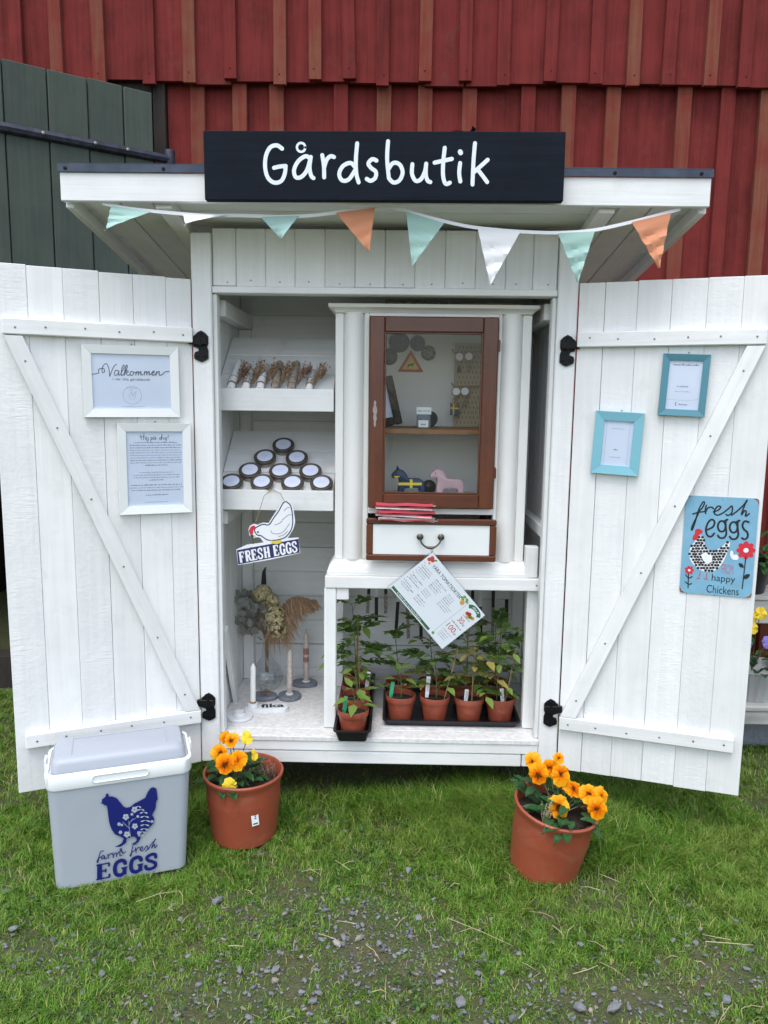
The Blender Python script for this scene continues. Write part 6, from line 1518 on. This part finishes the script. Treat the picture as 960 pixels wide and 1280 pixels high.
# ================================================================== GRASS, GRAVEL, STRAW
M['grass'] = leafy('meadow_grass', [(0.0, (0.040, 0.125, 0.010)), (0.30, (0.078, 0.205, 0.016)), (0.62, (0.138, 0.295, 0.026)), (0.86, (0.225, 0.36, 0.046)), (0.95, (0.40, 0.38, 0.13)), (1.0, (0.52, 0.46, 0.25))], 0.55, 0.25, patch=(0.20, 0.265, 0.05))
clump = rng.random((200, 200))
def clumps(x, y, cell=0.024):
    u, v = (x + 3) / cell % 199, (y + 3) / cell % 199; i, j = u.astype(int), v.astype(int); f, g = u - i, v - j
    return (clump[i, j] * (1 - f) * (1 - g) + clump[i + 1, j] * f * (1 - g) + clump[i, j + 1] * (1 - f) * g + clump[i + 1, j + 1] * f * g)
def blades(name, n, fx, label=None):
    m = int(n * 4.2); x = rng.uniform(-1.9, 2.0, m); y = rng.uniform(-1.35, 0.98, m)
    # keep most blades where they are seen closest
    dens = (1 - 0.86 * bare(x, y)) * np.clip(0.62 + 0.5 * np.sin(7.1 * x + 3 * np.sin(4 * y)) * np.sin(8.3 * y + 1.7) + 0.25 * np.sin(23 * x) * np.sin(19 * y), 0.12, 1)
    dens *= np.where(np.abs(x) > 1.25, 0.35, 1.0) * np.where((y > 0.10) & (np.abs(x) < .6), 0.12, 1.0)
    dens *= np.clip(1.7 * clumps(x, y) + 0.05, 0.15, 1)
    keep = rng.random(m) < dens
    # nothing grows through the pots, the cool box and the blocks
    for cx, cy, rr in ((-0.408, -0.14, 0.095), (0.490, -0.30, 0.088)): keep &= (x - cx) ** 2 + (y - cy) ** 2 > rr ** 2
    c, s = math.cos(R(CA)), math.sin(R(CA)); u = (x + .884) * c + (y + .456) * s; v = -(x + .884) * s + (y + .456) * c
    keep &= ~((u > 0) & (u < .362) & (v > -.004) & (v < .18))
    x, y, u, v = x[keep][:n], y[keep][:n], u[keep][:n], v[keep][:n]; k = len(x)
    h = 0.0145 + 0.006 * rng.standard_normal(k)
    h = h * (0.7 + 0.6 * clumps(x, y)) * (0.75 + 0.5 * clumps(x, y, 0.11))
    tall = np.exp(-((x - .62) / .42) ** 2 - ((y + .10) / .22) ** 2) * .075 + np.exp(-((y - .02) / .10) ** 2) * .038 * (np.abs(x) < .62) + np.exp(-((x + .98) / .22) ** 2 - ((y + .1) / .4) ** 2) * .015
    tall = tall * np.where(y > 0.15, 0.3, 1)
    h = np.clip(h * (1 - .45 * bare(x, y)) + tall * rng.uniform(.1, 1.3, k) + np.exp(-((x - .49) ** 2 + (y + .30) ** 2) / .02) * .022 * rng.random(k), .010, .13)
    # blades against the cool box stay short
    near = (u > -.02) & (u < .39) & (v > -.04) & (v < .0); h = np.where(near, np.minimum(h, .030), h)
    a = rng.uniform(0, 2 * np.pi, k); a = np.where(rng.random(k) < .55, clumps(x + 1.3, y + .7, 0.035) * 12.0 + rng.normal(0, .5, k), a); b = h * rng.uniform(.3, 1.5, k); w = rng.uniform(.0006, .0013, k)
    z = ground_height(x, y) - .002; ca, sa = np.cos(a), np.sin(a)
    V = np.zeros((k, 5, 3))
    wx, wy = -sa * w, ca * w
    V[:, 0] = np.stack([x - wx, y - wy, z], 1); V[:, 1] = np.stack([x + wx, y + wy, z], 1)
    mx, my, mz = x + ca * b * .30, y + sa * b * .30, z + h * .60
    V[:, 2] = np.stack([mx - wx * .8, my - wy * .8, mz], 1); V[:, 3] = np.stack([mx + wx * .8, my + wy * .8, mz], 1)
    V[:, 4] = np.stack([x + ca * b, y + sa * b, z + h * rng.uniform(.75, 1.0, k)], 1)
    tri = np.array([[0, 1, 3], [0, 3, 2], [2, 3, 4]]); Fc = (np.arange(k)[:, None, None] * 5 + tri[None]).reshape(-1)
    me = bpy.data.meshes.new(name); me.vertices.add(k * 5); me.vertices.foreach_set('co', V.reshape(-1)); me.loops.add(len(Fc)); me.loops.foreach_set('vertex_index', Fc.astype(np.int32))
    npoly = len(Fc) // 3; me.polygons.add(npoly); me.polygons.foreach_set('loop_start', np.arange(0, len(Fc), 3, dtype=np.int32)); me.update(calc_edges=True); me.validate()
    me.materials.append(M['grass']); return me
tag(link('grass', blades('grass', 520000, None)), 'short patchy green grass in front of the kiosk', 'grass', kind='stuff')
# broad weeds among the grass
M['weed'] = leafy('broad_weed_leaf', [(0, (0.035, 0.085, 0.018)), (.6, (0.07, 0.14, 0.03)), (1, (0.12, 0.20, 0.05))], .5, .25)
mb = MB(); r_ = random.Random(77)
wc = [(r_.uniform(-1.05, 1.1), r_.uniform(-.95, -.1)) for _ in range(46)]
for i in range(1500):
    cx_, cy_ = wc[i % 46]; x, y = r_.gauss(cx_, .035), r_.gauss(cy_, .03)
    if i < 70: x, y = r_.gauss(.17, .09), r_.gauss(-.04, .05)
    if (x - .49) ** 2 + (y + .30) ** 2 < .014 or (x + .408) ** 2 + (y + .14) ** 2 < .016 or (x < -.5 and y > -.5): continue
    a = r_.uniform(0, 6.28); d = Vector((math.cos(a), math.sin(a), r_.uniform(.2, 1.0))).normalized(); L_ = r_.uniform(.008, .018) if i >= 70 else r_.uniform(.02, .04)
    leaflet(mb, Vector((x, y, float(ground_height(x, y)) + r_.uniform(.004, .016))), d, Vector((0, 0, 1)), L_, L_ * .55)
tag(link('weeds', mb.mesh('weeds', 'weed')), 'small broad leaved weeds scattered through the grass', 'weeds', kind='stuff')
# gravel
M['gravel'] = NT('crushed_blue_grey_stone'); tg = M['gravel']
rn = tg.n("NewGeometry").outputs['Random Per Island']
tg.base(tg.mix(tg.math('MULTIPLY', tg.noise(tg.coords((90, 90, 90), False), 1, 4), .5), tg.ramp(rn, [(0, (0.085, 0.092, 0.104)), (.5, (0.18, 0.187, 0.198)), (.85, (0.24, 0.245, 0.255)), (.95, (0.28, 0.23, 0.18)), (1, (0.42, 0.40, 0.37))]), (0.07, 0.07, 0.075)))
tg.rough(.85); tg.bump(tg.noise(tg.coords((260, 260, 260), False), 1, 3), .5, .002); M['gravel'] = tg.m
ICO = None
def stone(mb, x, y, r, seed, lift=.25):
    rr = random.Random(seed); b = bmesh.new(); bmesh.ops.create_icosphere(b, subdivisions=1, radius=1.0)
    sx, sy, sz = rr.uniform(.9, 1.6), rr.uniform(.6, 1.0), rr.uniform(.4, .75); a = rr.uniform(0, 6.28); nrm = [Vector((rr.gauss(0, 1), rr.gauss(0, 1), rr.gauss(0, 1))).normalized() for _ in range(8)]
    vs = []
    for v in b.verts:
        p = v.co.copy()
        for q in nrm:
            d = p.dot(q)
            if d > .62: p -= q * (d - .62)
        p = Vector((p.x * sx, p.y * sy, p.z * sz)) * r; p = Vector((p.x * math.cos(a) - p.y * math.sin(a), p.x * math.sin(a) + p.y * math.cos(a), p.z)); vs.append((p.x + x, p.y + y, p.z + float(ground_height(x, y)) + r * lift))
    fs = [tuple(v.index for v in f.verts) for f in b.faces]; b.free(); mb.add(vs, fs)
mb = MB(); r_ = random.Random(5); cnt = 0
while cnt < 3400:
    x, y = r_.uniform(-1.05, 1.1), r_.uniform(-1.05, .1)
    if r_.random() > float(bare(np.float64(x), np.float64(y))) * .9 + (.11 if y < -.35 else .015): continue
    if (x - .49) ** 2 + (y + .30) ** 2 < .012 or (x + .408) ** 2 + (y + .14) ** 2 < .012: continue
    c_, s_ = math.cos(R(CA)), math.sin(R(CA)); u = (x + .884) * c_ + (y + .456) * s_; v = -(x + .884) * s_ + (y + .456) * c_
    if -.01 < u < .37 and -.01 < v < .19: continue
    stone(mb, x, y, min(.012, max(.0030, r_.lognormvariate(math.log(.0040), .42))), cnt, .55); cnt += 1
tag(link('gravel', mb.mesh('gravel', 'gravel')), 'blue grey crushed stone chips scattered in the turf', 'gravel', kind='stuff')
# single larger stones one can tell apart
big = [((-0.426, -0.483), .016, 'pale grey stone on the grass in front of the cool box corner'), ((0.475, -0.837), .019, 'largest angular stone at the bottom edge, right of centre'), ((0.551, -0.835), .017, 'angular grey stone just right of the largest one at the bottom edge'),
       ((0.204, -0.838), .022, 'flat grey stone at the bottom edge, in the middle'), ((0.526, -0.630), .009, 'small whitish stone in the grass below the leaning pot'), ((0.765, -0.608), .009, 'small pale stone in the grass at the right, in front of the right door'),
       ((0.816, -0.808), .016, 'grey stone near the bottom right corner'), ((-0.313, -0.743), .013, 'dark stone in the turf left of the gravel patch'), ((-0.918, -0.617), .014, 'dark stone at the left edge of the lawn'),
       ((0.095, -0.356), .015, 'grey stone on the turf between the two flower pots'), ((0.201, -0.115), .013, 'grey stone lying close under the kiosk sill')]
for i, ((x, y), r, lb) in enumerate(big):
    mb = MB(); stone(mb, 0, 0, r, 900 + i, .45); solid('stone', mb, 'gravel', lb, 'stone', T(x, y, float(ground_height(x, y)) + .003), 'larger stones in the turf')
# dry straws
mb = MB(); r_ = random.Random(15)
M['straw'] = leafy('dry_straw', [(0, (0.34, 0.29, 0.15)), (1, (0.55, 0.49, 0.30))], .7, .2)
SW = [((-0.531, -0.350), (-0.347, -0.201)), ((-0.645, -0.497), (-0.538, -0.453)), ((-0.538, -0.453), (-0.515, -0.51)), ((0.84, -0.622), (0.952, -0.637)), ((0.196, -0.566), (0.35, -0.65)), ((0.465, -0.573), (0.486, -0.617))]
for i in range(70):
    x, y, a = r_.uniform(-1, 1), r_.uniform(-.95, -.2), r_.uniform(0, 6.28); L_ = r_.uniform(.02, .07); SW.append(((x, y), (x + L_ * math.cos(a), y + L_ * math.sin(a))))
for (x0, y0), (x1, y1) in SW:
    z0 = float(ground_height(x0, y0)) + r_.uniform(.012, .022); z1 = float(ground_height(x1, y1)) + r_.uniform(.012, .026)
    if -0.93 < x0 < -0.5 and y0 > -.44: continue
    mb.tube([(x0, y0, z0), ((x0 + x1) / 2 + r_.uniform(-.006, .006), (y0 + y1) / 2 + r_.uniform(-.006, .006), (z0 + z1) / 2 + .004), (x1, y1, z1)], [.0011, .0010, .0006], 4)
tag(link('dry_straw', mb.mesh('dry_straw', 'straw')), 'dry straw stalks lying on the grass', 'straw', kind='stuff')
